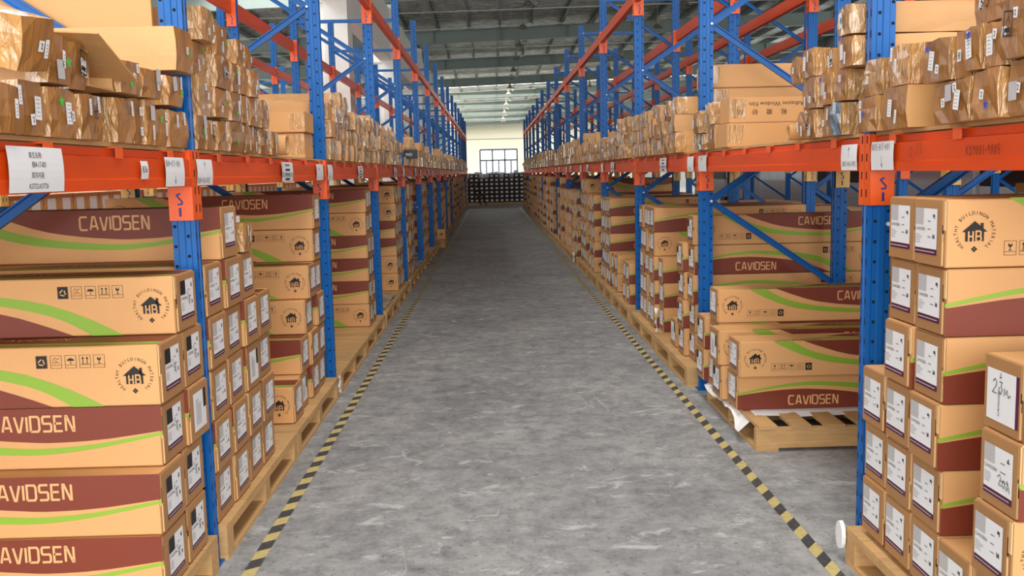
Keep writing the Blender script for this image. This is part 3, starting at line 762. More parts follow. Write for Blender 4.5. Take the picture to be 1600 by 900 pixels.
for j in range(NY):
    for i in range(NX):
        x = 1.355 + i * .07; y = 5.13 + j * .07; z = .1425 + rnd.random() * .002
        if j == 0: z -= .004 + rnd.random() * .012; y -= .0
        if i == 0: z -= .02 + .03 * rnd.random(); x -= .02
        if i == 0 and j < 2: z = .06; x -= .02; y -= .03
        if i == 1: z = .143
        pts.append((x, y, z))
m_.add(pts, [(j * NX + i, j * NX + i + 1, (j + 1) * NX + i + 1, (j + 1) * NX + i) for j in range(NY - 1) for i in range(NX - 1)], 'paper')
tag(obj('plastic_sheet', m_), 'crumpled white sheet between the bare slatted pallet and the cartons', 'sheet')
# -- right, third bay (behind the second upright)
pallet(1, 1.31, 6.46); pallet(1, 1.31, 7.86)
column(1, 2, 0, 6.62, .215, 5, 1.39, {4: 'F1', 3: 'F2', 2: 'F2'}, 'black')
column(1, 2, 1, 6.85, .215, 4, 1.36, None, 'black')
column(1, 2, 2, 7.2, .21, 1, 1.36, {0: 'F1'}, 'side')
column(1, 2, 3, 7.9, .215, 3, 1.40, {2: 'F2', 1: 'F2', 0: 'F2'}, 'purple')
for c in range(4): column(1, 2, 4 + c, 8.13 + c * .225, .215, 5, 1.36 + (.02 if c else 0), {4: 'F2', 3: 'F1', 2: 'F2', 1: 'F2', 0: 'F2'} if c == 0 else None, 'purple')
pallet(1, 1.31, 9.33); pallet(1, 1.31, 10.73)
column(1, 3, 0, 9.62, .21, 2, 1.36); column(1, 3, 1, 9.84, .21, 2, 1.36)
for c in range(2): column(1, 3, 2 + c, 10.62 + c * .22, .21, 2, 1.36, {0: 'F1', 1: 'F1'} if c == 0 else None, 'purple')
for c in range(4): column(1, 3, 5 + c, 11.2 + c * .22, .21, 5, 1.36, {4: 'F2', 3: 'F2', 2: 'F2'} if c == 0 else None, 'purple')
pallet(1, 1.31, 12.2); pallet(1, 1.31, 13.6)
for c in range(4): column(1, 4, c, 12.75 + c * .22, .21, 5, 1.34 + .02 * (c % 2), {4: 'F2', 3: 'F2', 2: 'F1', 1: 'F2', 0: 'F1'} if c == 0 else None, 'mix')
for c in range(4): column(1, 4, 4 + c, 14.0 + c * .22, .21, 6 - c % 2, 1.36, None, 'mix')
# -- further bays
rnd2 = random.Random(11)
def fill(side, bays):
    for b in bays:
        for q in (0, 1):
            yb = fy_(b - 1, side) + .2 + q * 1.33
            pallet(side, side * 1.09 if side < 0 else 1.31, fy_(b - 1, side) + .05 + q * 1.4)
            nc = rnd2.choice((3, 4, 4, 5)); off = rnd2.random() * .15 if nc < 5 else 0
            n0 = rnd2.choice((5, 6, 6))
            Wc = .25 if side < 0 else .215
            y = yb + off
            for c in range(nc):
                if y + Wc > yb + 1.25: break
                column(side, b, q * 5 + c, y, Wc, max(1, n0 - (rnd2.choice((0, 0, 1, 2, 3, 4)) if c == 0 else rnd2.choice((0, 0, 0, 1, 2)) if c < nc - 1 else 0)), (-1.12 if side < 0 else 1.345) + side * rnd2.uniform(-.03, .07), None, 'mix')
                y += Wc + .01
fill(-1, range(7, NL)); fill(1, range(5, NR))
# second rows: cartons lying on their own pallets (seen only through the gaps)
def stuff_cartons(name, items, label, group=None):
    mb = MB(); mb.closed = False; rr = random.Random(len(items))
    for side, x, y, z, W, H, face in items:
        x0, x1 = (x, x + L0) if side > 0 else (x - L0, x)
        mb.box(x0, x1, y + .003, y + W - .003, z + .001, z + H - .001, 'carton')
        xe = x - side * .002; yc = y + W / 2; zc = z + H / 2
        mb.add([(xe, yc - .07, zc - .05), (xe, yc + .07, zc - .05), (xe, yc + .07, zc + .07), (xe, yc - .07, zc + .07)], [(0, 1, 2, 3)], 'paper')
        mb.add([(xe, yc - .07, zc - .07), (xe, yc + .07, zc - .07), (xe, yc + .07, zc - .05), (xe, yc - .07, zc - .05)], [(0, 1, 2, 3)], 'purple')
        if face:
            src = PRF[face]; off = x if side > 0 else x - L0; k = H / H0
            vs = [(v.co.x + off, v.co.y + y + .002, v.co.z * k + z) for v in src.vertices]; o_ = len(mb.v); mb.v.extend(vs)
            for p in src.polygons:
                mb.f.append(tuple(i + o_ for i in p.vertices)); mb.mi.append(mb._m(src.materials[p.material_index]))
    o = tag(obj(name, mb), label, 'cartons', group, 'stuff'); return o
for (side, b), L in stuffc.items():
    stuff_cartons('carton_stack', [(side,) + t for t in L], 'distant stacked kraft cartons under the shelf beam, %s bay of the %s rack' % (bayname(b), SN[side]))
# second right row: dark topped long cartons and white cartons beyond
it = []
for b in range(0, 5):
    for q in range(10):
        for r in range(4):
            it.append((1, 3.1, fy_(b, 1) - 2.87 + .2 + q * .25, .16 + r * .21, .24, .205, 'F1' if (q + r) % 2 else 'F2'))
stuff_cartons('carton_stack', it, 'kraft cartons of the second right row seen through the shelf gap')
it = []
for b in range(0, 6):
    for q in range(10):
        for r in range(6): it.append((-1, -3.34, fy_(b, -1) - 2.9 + .2 + q * .255, .16 + r * .21, .25, .205, 'F1' if (q + r) % 2 else 'F2'))
stuff_cartons('carton_stack', it, 'kraft cartons of the second left row seen through the shelf gap')
# white cartons across the next aisle
for row, (y0, y1) in enumerate(((12.6, 14.9), (15.1, 18.0), (18.3, 22.4), (22.7, 26.9), (27.3, 31.0), (31.4, 36))):
    for lv, (z, zz, mt, wd) in enumerate(((0, .27, 'darkbox', 'dark'), (.272, .55, 'darkbox', 'dark'), (.552, .80, 'whitebox', 'white'), (.802, 1.12, 'whitebox', 'white'), (1.122, 1.45, 'whitebox' if row in (1, 4) else 'darkbox', 'pale'))):
        if lv == 4 and row == 3: continue
        m_ = MB(); m_.box(7.6, 8.9, y0, y1, z, zz, mt)
        o = obj('bulk_carton', m_)
        if lv in (2, 4):
            pp = MB()
            for j in range(5): pp.box(7.64 + j * .25, 7.85 + j * .25, y0 - .003, y0, z + .03, zz - .03, 'paper')
            obj('end_label', pp, o)['kind'] = 'stuff'
        if lv == 3 and row in (0, 3):
            mk = MB(); mk.closed = False; pen = Pen(mk, lambda s, t, l: (s, y0 - .003, t))
            pen.line([(8.15, z + .14), (8.2, z + .21), (8.25, z + .15), (8.3, z + .21), (8.35, z + .14)], .02, 'ink'); pen.rect(8.16, 8.34, z + .09, z + .11, 'ink'); obj('printed_mark', mk, o)
        tag(o, 'large %s carton across the next right aisle, %s layer up, %s stack from the camera' % (wd, ordn(lv + 1), ordn(row + 1)), 'carton', 'bulk cartons across the next right aisle')
# end-of-aisle stacks
it = []
m_ = MB(); m_.closed = True; rr = random.Random(5)
for c in range(13):
    n = rr.choice((6, 7, 7, 7, 6))
    x = -1.3 + c * .235
    for r in range(n):
        z = .12 + r * .19; m_.box(x, x + .228, 45.3, 46.4, z, z + .186, 'darkbox')
        m_.box(x + .06, x + .18, 45.29, 45.3, z + .05, z + .14, 'paper')
    m_.box(x, x + .225, 45.3, 46.4, 0, .12, 'wood')
tag(obj('carton_wall', m_), 'far wall of dark cartons with white labels closing the end of the aisle', 'cartons', None, 'stuff')
m_ = MB(); rr = random.Random(9)
for j in range(16):
    x = -1.2 + j * .19; h = .1 + rr.random() * .08 + .08 * (j % 5 == 2); m_.box(x, x + .18, 46.6, 47.2, 0, 1.36 + h, 'whitebox')
tag(obj('wrapped_goods', m_), 'pale wrapped goods standing behind the dark cartons below the far window', 'goods', None, 'stuff')
m_ = MB(); m_.bar((-.95, 44.9, 1.05), (-.52, 44.4, .02), .05, .10, 'darkbox'); m_.bar((-.70, 44.9, 1.05), (-.27, 44.4, .02), .05, .10, 'darkbox')
for t in (.2, .4, .6, .8): m_.bar((-.95 + .43 * t, 44.9 - .5 * t, 1.05 - 1.03 * t), (-.70 + .43 * t, 44.9 - .5 * t, 1.05 - 1.03 * t), .03, .03, 'darkbox', (0, 0, 1))
tag(obj('ladder', m_), 'short dark ladder leaning on the cartons at the aisle end', 'ladder')

# ---------------------------------------------------------------- parcels on the shelf
def parcel_mesh(side, y0, y1, z0, z1, L, seed, endm='parcel_end', bodym='parcel', amp=.006, tape=True):
    """local origin at the aisle end, near bottom edge"""
    rnd = random.Random(seed); W, H = y1 - y0, z1 - z0; nx, ny, nz = 5, 3, 3
    bm = bmesh.new(); V = {}
    def P(i, j, k):
        if (i, j, k) in V: return V[(i, j, k)]
        u, v, t = i / nx, j / ny, k / nz
        x = u * L; y = v * W; z = t * H
        ex = abs(u - .5) * 2; ey = abs(v - .5) * 2; ez = abs(t - .5) * 2
        # rounded ends and slight bulge
        if i == 0: x += .006 * (ey > .9 and ez > .9)
        y += (0.5 - v) * .004 * (ez > .9)
        x += rnd.uniform(-amp, amp) * (i in (0, nx)); y += rnd.uniform(-amp, amp); z += rnd.uniform(-amp, amp) if k > 0 else 0
        V[(i, j, k)] = bm.verts.new((side * x, y, z)); return V[(i, j, k)]
    def quad(a, b, c, d, mi):
        f = bm.faces.new((a, b, c, d)); f.material_index = mi; f.smooth = False
    for j in range(ny):
        for k in range(nz): quad(P(0, j, k), P(0, j + 1, k), P(0, j + 1, k + 1), P(0, j, k + 1), 1); quad(P(nx, j, k), P(nx, j, k + 1), P(nx, j + 1, k + 1), P(nx, j + 1, k), 0)
    tm = 2 if tape else 0
    for i in range(nx):
        for k in range(nz): quad(P(i, 0, k), P(i, 0, k + 1), P(i + 1, 0, k + 1), P(i + 1, 0, k), tm if i == 0 else 0); quad(P(i, ny, k), P(i + 1, ny, k), P(i + 1, ny, k + 1), P(i, ny, k + 1), 0)
        for j in range(ny): quad(P(i, j, 0), P(i + 1, j, 0), P(i + 1, j + 1, 0), P(i, j + 1, 0), 0); quad(P(i, j, nz), P(i, j + 1, nz), P(i + 1, j + 1, nz), P(i + 1, j, nz), tm if i == 0 else 0)
    bmesh.ops.recalc_face_normals(bm, faces=bm.faces)
    me = bpy.data.meshes.new('parcel'); bm.to_mesh(me); bm.free()
    for k in (bodym, endm, 'film'): me.materials.append(M[k])
    # creased tape band: first slab along the length is short
    for v in me.vertices:
        if abs(abs(v.co.x) - L / nx) < .05 * 1: v.co.x = side * (.07 + rnd.uniform(-.01, .02))
    return me
_st = {}
def sticker_mesh(kind, side):
    if (kind, side) in _st: return _st[(kind, side)]
    mb = MB(); mb.closed = False; pen = Pen(mb, lambda a, b, l: (-side * (.009 + .0008 * l), -a if side > 0 else a, b))
    if kind == 'tall': pen.rect(-.008, .008, -.022, .022, 'paper'); [pen.rect(-.002, .001, -.016 + q * .008, -.013 + q * .008, 'ink', 1) for q in range(4)]
    if kind == 'small': pen.rect(-.011, .011, -.013, .013, 'paper'); pen.line([(-.004, .006), (.003, .005), (.0, -.006), (.005, -.006)], .0022, 'ink', 1)
    if kind == 'grey': pen.rect(-.02, .02, -.024, .024, 'paper_grey')
    if kind == 'big': pen.rect(-.016, .016, -.028, .028, 'paper'); [pen.rect(-.010, .008, -.02 + q * .01, -.0185 + q * .01, 'paper_line', 1) for q in range(5)]
    if kind in ('star', 'bluestar'):
        pen.poly([((.016 if q % 2 == 0 else .007) * math.sin(q * math.pi / 5), (.016 if q % 2 == 0 else .007) * math.cos(q * math.pi / 5)) for q in range(10)], kind, 1)
    if kind == 'mark': 
        for pl in ([(-.02, .03), (-.005, .0)], [(.0, .03), (-.012, -.005), (.01, .0)], [(-.015, -.02), (-.015, -.045)], [(.0, -.02), (.008, -.03), (-.002, -.045)], [(-.02, .012), (.012, .02)]): pen.line(pl, .0025, 'ink', 1)
    if kind == 'n33':
        for d in (-.02, .012): pen.line([(d - .008, .02), (d + .006, .022), (d - .002, .004), (d + .006, -.006), (d - .002, -.02), (d - .012, -.014)], .004, 'ink', 1)
    if kind == 'logo2': pen.line([(-.02, -.02), (.02, -.02), (.02, .04), (-.02, .04)], .004, 'ink', 1, closed=True); pen.rect(-.012, .012, -.012, 0, 'ink', 1); pen.line([(-.01, .01), (0, .03), (.01, .01)], .003, 'ink', 1)
    if kind == 'mt':
        pen.rect(-.024, .024, -.045, .045, 'paper'); pen.text('MT0320', -.0155, -.04, .017, 'ink', 1, math.pi / 2, 1.0); pen.text('1500x8', .012, -.04, .017, 'ink', 1, math.pi / 2, 1.0)
    _st[(kind, side)] = mb.mesh('sticker'); return _st[(kind, side)]
NP = {1: 0, -1: 0}; PCAP = 150
XE = {-1: -1.09, 1: 1.335}
def parcel(side, y0, y1, z0, z1, note='', L=None, label=None, rot=None, dx=0, bay=0, lay=1, idx=0):
    z0 = max(z0, ZS) if 1.5 < z0 < ZS + .03 else z0
    L = L or random.uniform(.55, .95)
    seed = random.randrange(10 ** 6); g = .002
    endm = {'blue': 'bluefilm', 'film': 'film', 'white': 'film', 'greyf': 'greyfilm'}.get(note.split()[0] if note else '', 'parcel_end')
    if 'open' in note or 'plain' in note: endm = 'parcel_end'
    me = parcel_mesh(side, y0 + g, y1 - g, z0, z1 - .001, L, seed, endm, 'bluefilm' if note == 'blue' else 'parcel', amp=.0012 if 'plain' in note else .0035, tape='plain' not in note)
    o = obj('parcel', me, None, (XE[side] + side * (random.uniform(-.012, .02) + dx), y0 + g, z0))
    o.rotation_euler = rot or (random.uniform(-.008, .008), 0, random.uniform(-.012, .012))
    NP[side] += 1; W, H = y1 - y0, z1 - z0
    desc = {'star': 'star-stickered', 'film': 'clear-taped', 'white': 'white-film-ended', 'blue': 'blue-grey film wrapped', 'writing': 'pen-marked', '33': 'kraft 33-marked', 'open': 'open-flapped plain', 'long': 'long starred', 'plain': 'plain kraft', 'greyf': 'grey-film wrapped'}
    tag(o, label or ('%s parcel, %s layer, %s from near end, %s bay of %s shelf' % (desc.get(note.split()[0] if note else '', 'brown taped'), ORD[lay], ordn(idx), bayname(bay), SN[side])), 'parcel', 'parcels on the %s shelf' % SN[side])
    # stickers
    rs = random.Random(seed); ks = []
    star = 'star' if side < 0 else 'bluestar'
    if 'star' in note: ks.append(star)
    ks += {'writing': ['mark', 'tall', 'tall'], '33': ['n33', 'small', 'small'], 'white': ['small'], 'blue': []}.get(note, [rs.choice(('tall', 'small')), rs.choice(('small', 'tall', 'grey', 'none', 'big'))])
    if note == '' and rs.random() < .12: ks.append('logo2')
    spots = [(.3, .72), (.68, .45), (.32, .28), (.7, .8), (.5, .5)]; rs.shuffle(spots)
    for kd, (a, b) in zip(ks, spots):
        if kd == 'none': continue
        if kd in ('mark', 'n33', 'logo2', 'big'): a, b = .55, .5
        if W < .09: a = .5
        s_ = obj('star_sticker' if 'star' in kd else ('handwriting' if kd in ('mark', 'n33', 'logo2') else 'sticker'), sticker_mesh(kd, side), o, (0, W * a, H * b), (rs.uniform(-.2, .2), 0, 0))
        if kd in ('n33',): pass
    return o
def parcels(side, bay, rows):
    k = {}
    for t in rows:
        y0, y1, z0, z1, note = t[:5]
        if side < 0: y0, y1 = y0 * 1.03, y1 * 1.03
        kw = t[5] if len(t) > 5 else {}
        lay = 1 if z0 < 1.7 else 2 if z0 < 1.82 else 3 if z0 < 1.95 else 4
        k[lay] = k.get(lay, 0) + 1
        parcel(side, y0, y1, z0, z1, note, bay=bay, lay=lay, idx=k[lay], **kw)
parcels(-1, 0, [(1.98, 2.12, 1.61, 1.73, ''), (2.13, 2.23, 1.61, 1.725, ''), (2.24, 2.365, 1.61, 1.745, ''), (2.375, 2.53, 1.61, 1.74, 'star'), (2.535, 2.67, 1.61, 1.735, 'writing'),
 (2.80, 2.94, 1.61, 1.745, ''), (2.945, 3.02, 1.61, 1.755, ''), (3.03, 3.095, 1.61, 1.755, ''), (3.10, 3.22, 1.61, 1.735, 'star'), (3.27, 3.45, 1.61, 1.74, ''),
 (2.39, 2.51, 1.75, 1.875, 'star'), (2.515, 2.62, 1.745, 1.87, ''), (3.26, 3.42, 1.757, 1.86, 'star'),
 (3.32, 3.51, 1.88, 2.03, 'long star plain', dict(L=1.15))])
parcel(-1, 2.27, 2.40, 1.755, 1.88, '', L=.45, rot=(.10, .28, -.10), dx=-.01, label='crumpled taped parcel tilting over the shelf edge at the far left of the photo')
parcels(-1, 1, [(3.58, 3.68, 1.61, 1.745, 'star'), (3.685, 3.80, 1.61, 1.73, ''), (3.81, 3.94, 1.61, 1.73, ''), (3.97, 4.20, 1.61, 1.74, 'star'), (4.24, 4.39, 1.61, 1.735, ''), (4.40, 4.50, 1.61, 1.73, ''), (4.56, 4.71, 1.61, 1.735, ''), (4.73, 4.87, 1.61, 1.73, ''),
 (3.82, 4.01, 1.75, 1.865, 'star'), (4.02, 4.18, 1.745, 1.865, 'star'), (4.19, 4.30, 1.745, 1.865, ''), (4.32, 4.52, 1.74, 1.865, ''), (4.54, 4.68, 1.74, 1.87, ''),
 (3.66, 3.80, 1.745, 1.90, 'film', dict(dx=.02)), (3.84, 4.04, 1.87, 2.0, ''), (4.07, 4.17, 1.87, 1.99, 'star'), (4.18, 4.30, 1.87, 1.995, ''), (4.33, 4.49, 1.87, 1.99, ''),
 (3.66, 3.82, 1.905, 2.03, 'plain star', dict(dx=.03, L=1.0)), (3.90, 4.05, 2.005, 2.13, 'star'), (3.68, 3.85, 2.035, 2.16, 'film', dict(L=1.1)), (4.21, 4.32, 2.0, 2.11, ''), (4.35, 4.45, 1.995, 2.10, '')])
parcels(1, 0, [(2.38, 2.52, 1.61, 1.755, ''), (2.525, 2.665, 1.61, 1.745, 'star'), (2.67, 2.765, 1.61, 1.735, ''), (2.77, 2.93, 1.61, 1.735, ''), (3.08, 3.28, 1.61, 1.75, 'open plain', dict(L=.9)), (3.34, 3.505, 1.61, 1.735, 'star', dict(L=.7)),
 (2.815, 2.98, 1.74, 1.865, 'star'), (2.72, 2.81, 1.738, 1.87, ''), (2.625, 2.715, 1.75, 1.87, 'star'), (2.525, 2.62, 1.75, 1.865, ''), (2.39, 2.52, 1.76, 1.91, ''), (2.53, 2.72, 1.875, 1.99, '33'), (3.12, 3.28, 1.755, 1.885, 'film'), (3.33, 3.50, 1.74, 1.865, 'white')])
parcels(1, 1, [(3.70, 3.81, 1.61, 1.74, 'blue'), (3.82, 3.94, 1.61, 1.735, ''), (3.97, 4.08, 1.61, 1.73, ''), (4.09, 4.22, 1.61, 1.73, ''),
 (3.68, 3.80, 1.745, 1.86, ''), (3.81, 3.94, 1.74, 1.865, 'star'), (3.95, 4.06, 1.735, 1.86, ''), (4.07, 4.17, 1.735, 1.85, ''),
 (3.58, 3.73, 1.865, 1.975, ''), (3.80, 3.94, 1.87, 2.0, '', dict(L=.13)), (3.98, 4.14, 1.865, 1.98, 'star'), (4.16, 4.28, 1.855, 1.965, ''), (3.58, 3.70, 1.98, 2.085, 'film', dict(L=.5))])
parcel(1, 3.74, 3.81, 1.866, 1.95, '', L=.13, label='small taped parcel wedged in the third layer behind the first right upright')
# the open flap carton on the left shelf
m_ = MB(); m_.closed = True
x0, x1, ya, yb, za, zb = -1.62, -1.10, 2.71, 2.88, 1.762, 1.87
for a in ((x0, x1, ya, ya + .005, za, zb), (x0, x1, yb - .005, yb, za, zb), (x0, x1, ya + .005, yb - .005, za, za + .005), (x0, x0 + .005, ya, yb, za, zb), (x0 + .1, x1 - .12, ya + .005, yb - .005, zb - .006, zb)): m_.box(*a, 'parcel')
op = obj('open_carton', m_); fl = lambda a, b: (-1.03 - .34 * b, 2.62 + .27 * a, 1.892 - .10 * a + .02 * b)
m_ = MB(); m_.add([fl(0, 0), fl(1, 0), fl(1, 1), fl(0, 1)] + [tuple(Vector(fl(*q)) - Vector((0, 0, .004))) for q in ((0, 0), (1, 0), (1, 1), (0, 1))], [(0, 1, 2, 3), (4, 7, 6, 5), (0, 4, 5, 1), (1, 5, 6, 2), (2, 6, 7, 3), (3, 7, 4, 0)], 'parcel'); obj('flap', m_, op)
m_ = MB(); m_.closed = False; pen = Pen(m_, lambda a, b, l: tuple(Vector(fl(a, b)) + Vector((0, 0, .001 + .001 * l))))
pen.rect(.52, .66, .1, .28, 'paper', 1); pen.rect(.76, .90, .06, .22, 'paper', 1); obj('sticker', m_, op)
m_ = MB(); m_.closed = False; pen = Pen(m_, lambda a, b, l: tuple(Vector(fl(a, b)) + Vector((0, 0, .001 + .001 * l))))
pen.poly([(.3 + (.07 if q % 2 == 0 else .03) * math.sin(q * math.pi / 5), .2 + (.06 if q % 2 == 0 else .025) * math.cos(q * math.pi / 5)) for q in range(10)], 'star', 1); obj('star_sticker', m_, op)
tag(op, 'gaping cardboard carton with a drooping open flap on the left shelf', 'carton')
parcel(-1, 2.905, 3.06, 1.762, 1.86, 'star', L=.6, dx=-.02, label='taped parcel under the drooping flap with torn tape on its end')
parcel(-1, 3.07, 3.24, 1.762, 1.85, '', L=.6, label='taped parcel with stickers right of the drooping flap on the left shelf')
# long plain cartons
def longbox(side, x0, x1, y0, y1, z0, z1, label, text=None, seam=True, tapeend=True):
    m_ = MB(); e = .002
    m_.box(x0, x1, y0, y1, z0, z1, 'tan')
    bm = bmesh.new(); me0 = m_.mesh('long_carton'); bm.from_mesh(me0); bmesh.ops.bevel(bm, geom=list(bm.edges), offset=.005, segments=2, affect='EDGES'); bm.to_mesh(me0); bm.free()
    o = obj('long_carton', me0)
    if tapeend:
        t = MB(); xe = x0 if side > 0 else x1; t.closed = False
        t.add([(xe + side * .0, y0 - .0012, z0 + .2 * (z1 - z0)), (xe + side * .09, y0 - .0012, z0 + .15 * (z1 - z0)), (xe + side * .1, y0 - .0012, z1 - .012), (xe + side * .0, y0 - .0012, z1 - .006)], [(0, 1, 2, 3)], 'film'); obj('tape', t, o)
    if text:
        t = MB(); t.closed = False
        for body, xx, zz, sz in text:
            pen = Pen(t, lambda a, b, l: (xx - a, y0 - .0015, zz - b)); pen.text(body, 0, 0, sz, 'ink')
        obj('printing', t, o)
    tag(o, label, 'carton'); return o
longbox(1, 1.50, 2.6, 3.73, 3.95, 1.985, 2.115, 'long plain tan carton on top behind the first right upright')
longbox(1, 1.50, 2.6, 3.745, 3.94, 1.868, 1.982, 'long plain tan carton under the topmost one behind the first right upright')
longbox(1, 1.37, 2.3, 5.60, 5.85, ZS, 1.752, 'plain tan carton lying below the upside-down lettered carton')
longbox(1, 1.385, 2.3, 5.61, 5.84, 1.754, 1.90, 'tan carton with upside-down Adhesive Window Film lettering', [('Self Adhesive Window Film', 1.875, 1.872, .034), ('粘', 1.72, 1.828, .036), ('磨', 1.635, 1.828, .036), ('砂', 1.55, 1.828, .036), ('贴', 1.465, 1.828, .036)])
longbox(1, 1.47, 2.5, 6.62, 6.9, 2.04, 2.195, 'topmost long tan carton behind the second right upright')
longbox(1, 1.53, 2.5, 6.63, 6.9, 1.83, 2.037, 'long tan carton second from top behind the second right upright')
longbox(1, 1.53, 2.5, 6.63, 6.9, ZS, 1.828, 'long tan carton at the bottom behind the second right upright')
longbox(-1, -2.3, -1.14, 6.0, 6.3, 1.775, 1.90, 'plain tan carton above another, left shelf just before the second upright')
longbox(-1, -2.3, -1.15, 6.02, 6.3, ZS, 1.77, 'plain tan carton at the bottom, left shelf just before the second upright')
longbox(-1, -2.3, -1.10, 6.62, 6.80, 1.885, 2.0, 'topmost plain tan carton just behind the second left upright')
longbox(-1, -2.3, -1.08, 6.62, 6.80, 1.765, 1.882, 'lower plain tan carton just behind the second left upright')
parcel(-1, 6.62, 6.72, ZS, 1.76, 'film', bay=2, lay=1, idx=1)
parcel(-1, 6.725, 6.80, ZS, 1.755, '', bay=2, lay=1, idx=2)
for z0, z1, nm in ((1.62, 1.78, 'lowest'), (1.782, 1.95, 'middle'), (1.952, 2.2, 'topmost')): pass
# big cardboard sheet standing behind the near left parcels
m_ = MB(); m_.box(-2.38, -2.06, 1.2, 3.45, ZS, 1.86, 'tan'); tag(obj('long_carton', m_), 'wide plain carton at the back of the nearest left shelf', 'carton')
m_ = MB(); m_.box(-2.38, -1.24, 3.665, 3.68, ZS, 2.36, 'tan'); tag(obj('cardboard_sheet', m_), 'broad bare cardboard panel standing across the left shelf by the first upright', 'cardboard')
# cardboard tubes
for nm, sd, x, y, z, r, ln, lb in (('cardboard_tube', -1, -1.06, 5.08, ZS + .052, .052, .8, 'open cardboard tube ending over the second left shelf'), ('cardboard_tube', 1, 1.345, 4.37, ZS + .036, .036, .8, 'open cardboard tube lying on the right shelf beside the lettered carton')):
    m_ = MB(); n = 20; vs = []
    for xx, rr_ in ((x, r), (x + sd * ln, r), (x + sd * ln, r - .009), (x, r - .009)):
        vs += [(xx, y + rr_ * math.cos(2 * math.pi * k / n), z + rr_ * math.sin(2 * math.pi * k / n)) for k in range(n)]
    m_.add(vs, [(a * n + k, a * n + (k + 1) % n, ((a + 1) % 4) * n + (k + 1) % n, ((a + 1) % 4) * n + k) for a in range(4) for k in range(n)], 'parcel')
    tag(obj(nm, m_), lb, 'tube')
# random piles for the following bays
rp = random.Random(21); pst = {}
def pile(side, bay, ya, yb, heights, indiv=True, k0=0):
    y = ya; k = k0
    lay_prof = heights
    n = int((yb - ya) / .125); tops = []
    y = ya
    while y < yb - .06:
        W = rp.uniform(.075, .165); y1 = min(y + W, yb); f = (y - ya) / (yb - ya); ht = lay_prof(f)
        z = ZS; lay = 1; k += 1
        while z < ZS + ht - .04:
            H = rp.uniform(.10, .15); note = rp.choice(('', '', 'star', 'film', 'film', 'greyf' if rp.random() < .3 else '', 'plain'))
            if side > 0 and note == 'star' and rp.random() < .5: note = ''
            if NP[side] < PCAP and indiv: parcel(side, y, y1, z, z + H, note, bay=bay, lay=min(lay, 6), idx=k, L=rp.uniform(.5, .9), dx=rp.uniform(-.02, .03))
            else: pst.setdefault((side, bay), []).append((y, y1, z, z + H, note, rp.uniform(-.03, .04), rp.uniform(.4, .9)))
            z += H + .002; lay += 1
        y = y1 + .004
pile(-1, 2, 6.82, 9.25, lambda f: .42 - .12 * abs(f - .2), k0=2)
pile(1, 2, 6.95, 9.25, lambda f: .40 - .1 * f)
pile(1, 1, 5.9, 6.35, lambda f: .24, k0=5)
pile(-1, 3, 9.55, 12.1, lambda f: .36 - .12 * f); pile(1, 3, 9.55, 12.1, lambda f: .22 + .1 * (f < .3))
for b in range(4, NL): pile(-1, b, fy_(b - 1, -1) + .1, fy_(b, -1) - .1, lambda f: rp.choice((.12, .25, .25, .36)) , b < 6)
for b in range(4, NR): pile(1, b, fy_(b - 1, 1) + .1, fy_(b, 1) - .1, lambda f: rp.choice((.12, .25, .25, .36)), b < 6)
for (side, b), L in pst.items():
    mb = MB(); mb.closed = True
    for y0, y1, z0, z1, note, dx, Lx in L:
        xa = XE[side] + side * dx; mt = {'film': 'film', 'greyf': 'greyfilm'}.get(note, 'parcel_end')
        mb.box(*sorted((xa + side * .012, xa + side * Lx)), y0, y1, z0, z1 - .002, 'parcel')
        mb.box(*sorted((xa, xa + side * .012)), y0 + .006, y1 - .006, z0 + .004, z1 - .008, mt)
        if rp.random() < .6: yy = rp.uniform(y0 + .02, max(y0 + .021, y1 - .04)); mb.box(*sorted((xa - side * .002, xa)), yy, yy + .02, z0 + .04, z0 + .09, 'paper')
    tag(obj('parcel_pile', mb), 'distant pile of taped kraft parcels on the shelf, %s bay of the %s rack' % (bayname(b), SN[side]), 'parcels', None, 'stuff')
# black info board on the left shelf
m_ = MB(); m_.box(-1.24, -.95, 12.5, 12.54, 1.70, 1.82, 'signblack'); o = obj('sign_board', m_)
t = MB(); t.closed = False; pen = Pen(t, lambda a, b, l: (-1.22 + a, 12.498, b)); pen.text('B5  IND', .04, 1.74, .05, 'paper'); obj('lettering', t, o)
tag(o, 'narrow black sign board with small lettering standing on the left shelf', 'sign')
# ---------------------------------------------------------------- papers on the beams
def paper(side, y0, y1, z0, z1, label, draw=None, x=None):
    """side face plane; drawing coordinates: a to the viewer's right 0..w, b up 0..h"""
    xf = (FXL + .008) if side < 0 else (FXR - .008); xf = x if x is not None else xf; d = -side
    w_, h = y1 - y0, z1 - z0; mb = MB(); mb.closed = False
    f = (lambda a, b, l: (d * (.001 + .0006 * l) + d * .004 * math.sin(b / h * 3), a, b)) if side < 0 else (lambda a, b, l: (d * (.001 + .0006 * l) + d * .003 * math.sin(b / h * 3), w_ - a, b))
    pen = Pen(mb, f); n = 6
    for k in range(n): pen.rect(0, w_, h * k / n, h * (k + 1) / n, 'paper')
    o = obj('paper_sign', mb, None, (xf, y0, z0))
    if draw:
        t = MB(); t.closed = False; p2 = Pen(t, f); draw(p2, w_, h); obj('writing', t, o)
    tag(o, label, 'sign'); return o
def d1(p, w_, h):
    p.text('库位名称:', w_ * .36, h * .76, .017, 'ink', 1, 0, .95); p.text('B04-17-001', w_ * .40, h * .55, .020, 'ink', 1, 0, .80)
    p.text('库存内容:', w_ * .38, h * .32, .017, 'ink', 1, 0, .95); p.text('KS7722-KS7726', w_ * .34, h * .08, .018, 'ink', 1, 0, .85)
paper(-1, 2.225, 2.51, 1.478, 1.587, 'large white printed location sheet on the near left orange beam', d1)
